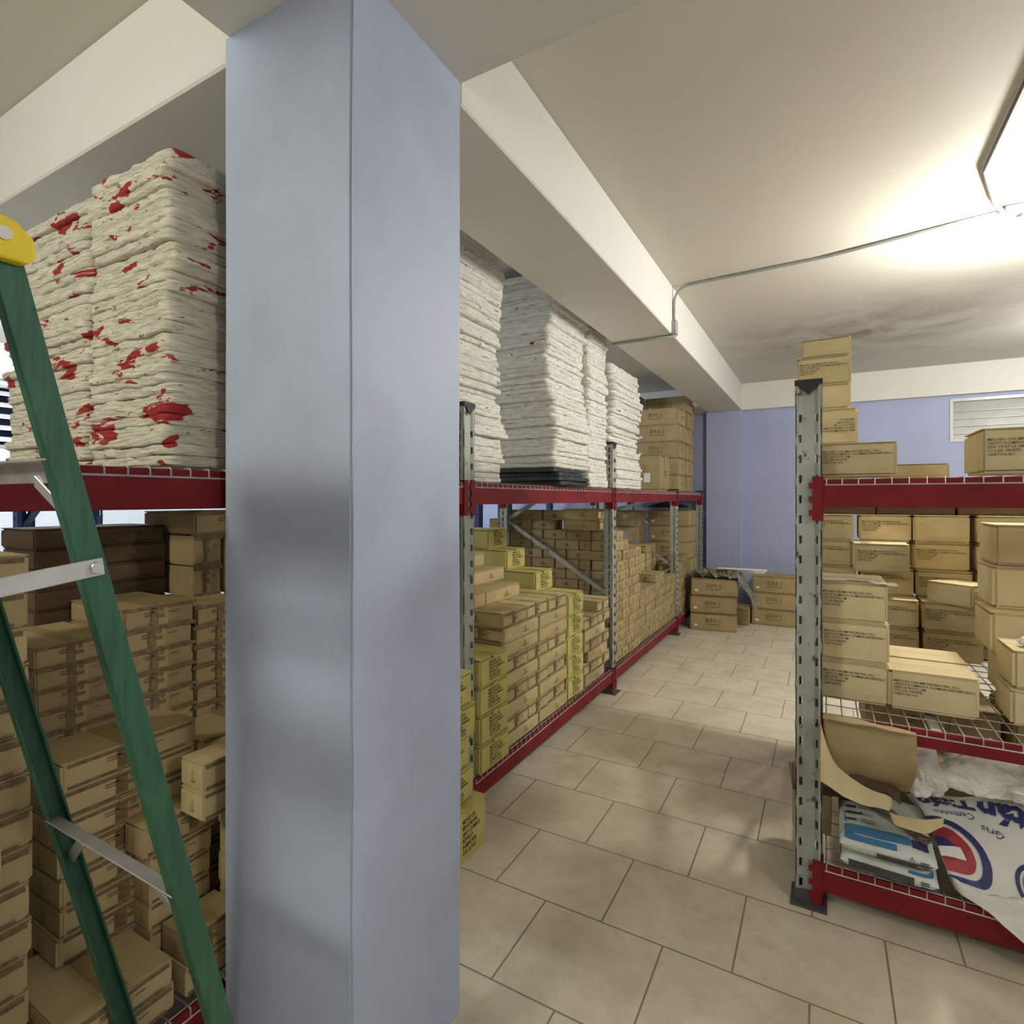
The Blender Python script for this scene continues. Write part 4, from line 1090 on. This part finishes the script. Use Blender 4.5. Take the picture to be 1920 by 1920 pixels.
plastic('plastic_bag', .66, 2.56, .49, .12, .07, .06, 11, 'torn plastic bag spreading toward the right on the cement bag', M_PLAS)
# flattened dark cartons sticking out left under the sheet
bm = bmesh.new()
for k in range(5): 
    x0 = -.10+.012*k; bm_box(bm, x0, .13, 2.47-.01*k, 2.72, DB+.135+k*.008, DB+.1415+k*.008)
# supports: a flattened carton lies on a low box
fb = link('flattened_cartons', mesh_of(bm, 'flattened_cartons', M_DARK)); tag(fb, 'flattened dark cartons poking out left behind the worn post', 'cardboard', None, 'stuff') if False else None
bpy.data.objects.remove(fb)
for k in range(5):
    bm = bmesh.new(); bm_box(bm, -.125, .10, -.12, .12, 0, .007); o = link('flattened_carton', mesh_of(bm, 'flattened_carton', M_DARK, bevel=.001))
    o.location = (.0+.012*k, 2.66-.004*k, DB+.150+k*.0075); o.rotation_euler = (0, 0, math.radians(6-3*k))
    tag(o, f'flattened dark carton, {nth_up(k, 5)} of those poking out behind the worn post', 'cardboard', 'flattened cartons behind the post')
carton('kraft', -.04, 2.66, DB, H90, 'carton under the flattened cartons on the bottom shelf', None, sx=.7, sy=.55, sz=1.9, kids=False)
# paper on cartons
M_PAPER = simple('white_paper', (.80, .80, .78), .6, vary=.05)
o = plastic('crumpled_paper', .625, 2.60, DM+.121+.135+.010, .028, .020, .014, 5, 'white crumpled paper on the carton at the right', M_PAPER); o['category'] = 'paper'
# flattened film on the post-side stack
bm = bmesh.new(); V = {}
for i in range(25):
    for j in range(7):
        s, t_ = i/24, j/6
        V[i, j] = bm.verts.new((-.005+.245*s, 2.475+.10*t_, DM+.462+.010*math.sin(s*5)*s+.004*noise.noise(Vector((s*9, t_*4, 1)))))
for i in range(24):
    for j in range(6): bm.faces.new((V[i, j], V[i+1, j], V[i+1, j+1], V[i, j+1]))
bmesh.ops.solidify(bm, geom=bm.faces[:], thickness=.004)
o = link('folded_film', mesh_of(bm, 'folded_film', M_PLAS, smooth=True)); tag(o, 'folded clear film lying on the three large printed cartons', 'plastic film')

# golden film and white sticks on the floor stack
mg, ntg, bg = new_mat('golden_film'); bg.inputs['Base Color'].default_value = (.42, .33, .08, 1); bg.inputs['Roughness'].default_value = .3; bg.inputs['Metallic'].default_value = .3
mc, ntc, bc = new_mat('clear_film'); bc.inputs['Base Color'].default_value = (.42, .40, .33, 1); bc.inputs['Roughness'].default_value = .2
def film(name, x0, x1, y0, y1, z, seed, m, label, drape=None):
    bm = bmesh.new(); V = {}; n = 30
    for i in range(n+1):
        for j in range(n+1):
            s, t_ = i/n, j/n; q = Vector((s*5, t_*5, seed))
            x = x0+(x1-x0)*s; y = y0+(y1-y0)*t_+.02*noise.noise(q*2); zz = z+abs(noise.noise(q))*.10+abs(noise.noise(q*3))*.07
            if drape and s > drape: k = (s-drape)/(1-drape); x = x0+(x1-x0)*(drape+k*.25); zz -= k*.34
            V[i, j] = bm.verts.new((x, y, zz))
    for i in range(n):
        for j in range(n): bm.faces.new((V[i, j], V[i+1, j], V[i+1, j+1], V[i, j+1]))
    bmesh.ops.solidify(bm, geom=bm.faces[:], thickness=.002)
    o = link(name, mesh_of(bm, name, m)); tag(o, label, 'plastic film')
film('golden_film', -1.15, -.86, 6.66, 6.95, .603, 2, mg, 'crumpled golden film on the floor carton stack')
film('clear_film', -1.36, -.62, 6.62, 6.90, .602, 9, mc, 'crumpled clear film hanging off the floor carton stack', .72)
for k in range(4):
    bm = bmesh.new(); bm_box(bm, -.26, .26, -.02, .02, 0, .012); o = link('white_stick', mesh_of(bm, 'white_stick', M_WPLAS))
    o.location = (-.84+.01*k, 6.84-.02*k, .665+.0125*k); o.rotation_euler = (0, 0, math.radians(-4+3*k)); tag(o, f'flat white stick, {nth_up(k,4)} of the bundle on the golden film', 'stick', 'white sticks on the golden film')
# black bag on the far top under the beam
plastic('black_bag', -1.75, 7.3, 1.41, .22, .2, .035, 21, 'black plastic bag squeezed under the red beam by the end wall', M_BLACK)
